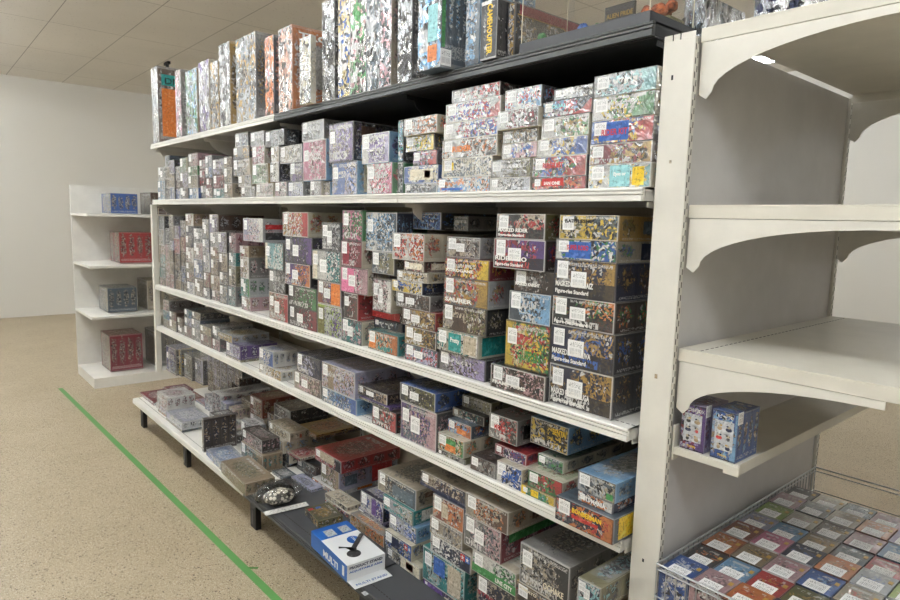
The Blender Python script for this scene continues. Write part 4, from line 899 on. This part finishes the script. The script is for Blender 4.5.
col = g.mix(g.step(st_, .35, .7), lin('e0dbd2'), lin('eae5dc')); col = g.mix(g.math('MULTIPLY', dots, .5), col, lin('8a8378')); col = g.mix(g.math('MULTIPLY', ln, .6), col, lin('6f675c')); g.put(g.b.inputs['Base Color'], col)
struct(MB().box(-9, 5, -5.5, 6, 1.6, 1.7).build('ceiling', g.m))
M_WALL = simple('white_wall_paint', lin('e3e0d9'), .8)
struct(MB().box(-9.1, -9, -5.5, 6, FLOOR, 1.6).build('wall_left', M_WALL)); struct(MB().box(-9, 5, 6, 6.1, FLOOR, 1.6).build('wall_back', M_WALL))
struct(MB().box(5, 5.1, -5.5, 6, FLOOR, 1.6).build('wall_right', M_WALL)); struct(MB().box(-9, 5, -5.6, -5.5, FLOOR, 1.6).build('wall_front', M_WALL))
# green floor tape
A = un(150, 476, 2, FLOOR); B = un(277, 600, 2, FLOOR); dv = (B-A).normalized(); nn = Vector((-dv.y, dv.x, 0))*.0155; A2 = A-dv*2.2; B2 = B+dv*1.6
m = MB(); m.prism([((A2-nn).x, (A2-nn).y), ((B2-nn).x, (B2-nn).y), ((B2+nn).x, (B2+nn).y), ((A2+nn).x, (A2+nn).y)], 2, FLOOR+.0002, FLOOR+.0008)
o = m.build('floor_tape', simple('green_tape', lin('5f9c55'), .5)); tag(o, 'long strip of green tape on the speckled floor along the shelves', 'tape')
q = un(253, 568, 2, FLOOR); m = MB().box(-.02, .02, -.007, .007, .0002, .0008); o = m.build('tape_scrap', simple('worn_green_tape', lin('56803f'), .6)); o.location = (q.x, q.y, FLOOR); o.rotation_euler.z = .9; tag(o, 'small torn scrap of green tape beside the long strip', 'tape')
# hook hanging from the ceiling
q = un(167, 62, 2, 1.6); o = MB().box(-.015, .015, -.015, .015, -.16, 0).box(-.07, .07, -.015, .015, -.03, -.001).build('ceiling_hook', M_BLACK); o.location = (q.x, q.y, 1.5995); tag(o, 'small black hanger under the ceiling at far left', 'hook')
# fluorescent fixtures
M_TUBE = bpy.data.materials.new('fluorescent_tube'); M_TUBE.use_nodes = True; b_ = M_TUBE.node_tree.nodes['Principled BSDF']; b_.inputs['Emission Color'].default_value = (.90, .955, 1, 1); b_.inputs['Emission Strength'].default_value = LIGHT = 26.
M_FIX = simple('white_enamel', 'white', .4)
rows = [(-1.25, [-7.9+1.32*k for k in range(9)]), (-3.4, [-6.7, -4.0, -1.3, 1.4]), (4.7, [-7.6, -5.0, -2.4, .2, 2.8])]
rn = {-1.25: 'aisle', -3.4: 'next aisle', 4.7: 'aisle behind the shelves'}
for Y, xs in rows:
    for i, x in enumerate(xs):
        r = empty('ceiling_light', (x, Y, 1.6)); tag(r, f'white fluorescent ceiling light over the {rn[Y]}, {ordw[i]} from the far end', 'ceiling light', 'fluorescent ceiling lights')
        MB().box(-.63, .63, -.03, .03, -.17, -.13).box(-.45, -.44, -.005, .005, -.13, -.0005).box(.44, .45, -.005, .005, -.13, -.0005).build('housing', M_FIX, r)
        for yy in (-.05, .05): MB().tube([(-.6, yy, -.165), (.6, yy, -.165)], .016, 8).build('tube', M_TUBE, r)
# goods seen beyond the far end, across the cross aisle
r = empty('far_display_rack', (-5.0, .2, FLOOR)); tag(r, 'white display rack across the far aisle, seen past the shelf end', 'rack')
m = MB(); m.box(-.3, .3, -.35, .6, 0, .08)
for z in (.55, .95, 1.35): m.box(-.3, .3, -.35, .6, z, z+.02)
m.box(-.32, -.3, -.35, .6, 0, 1.6); m.build('rack_frame', M_SHELF, r)
for i, (c, z, y, w_, h_) in enumerate((('red', .975, -.1, .25, .25), ('tan', .975, .2, .2, .22), ('slate', .575, -.2, .22, .2), ('beige', .575, .1, .25, .25), ('blue', 1.375, -.15, .2, .16), ('brown', 1.375, .15, .25, .18), ('crimson', .085, -.2, .25, .3), ('grey', .085, .15, .25, .3))):
    o = cardbox('carton', .3, w_, h_, .002); link(o); o.location = (-5.15, .2+y, FLOOR+z+.0005); colour(o, [c, 'beige', 'grey'], c, .5, 0)
    tag(o, f'{c} carton on the far display rack beyond the shelf end', 'carton', 'cartons on the far rack')

# ------------------------------------------------------------ world and view
w = bpy.data.worlds.new('world'); S.world = w; w.use_nodes = True; w.node_tree.nodes['Background'].inputs[0].default_value = (.9, .93, 1, 1); w.node_tree.nodes['Background'].inputs[1].default_value = .5
S.view_settings.view_transform = 'Standard'; S.view_settings.look = 'None'; S.view_settings.gamma = 1; S.view_settings.use_curve_mapping = False
S.view_settings.exposure = 0.74
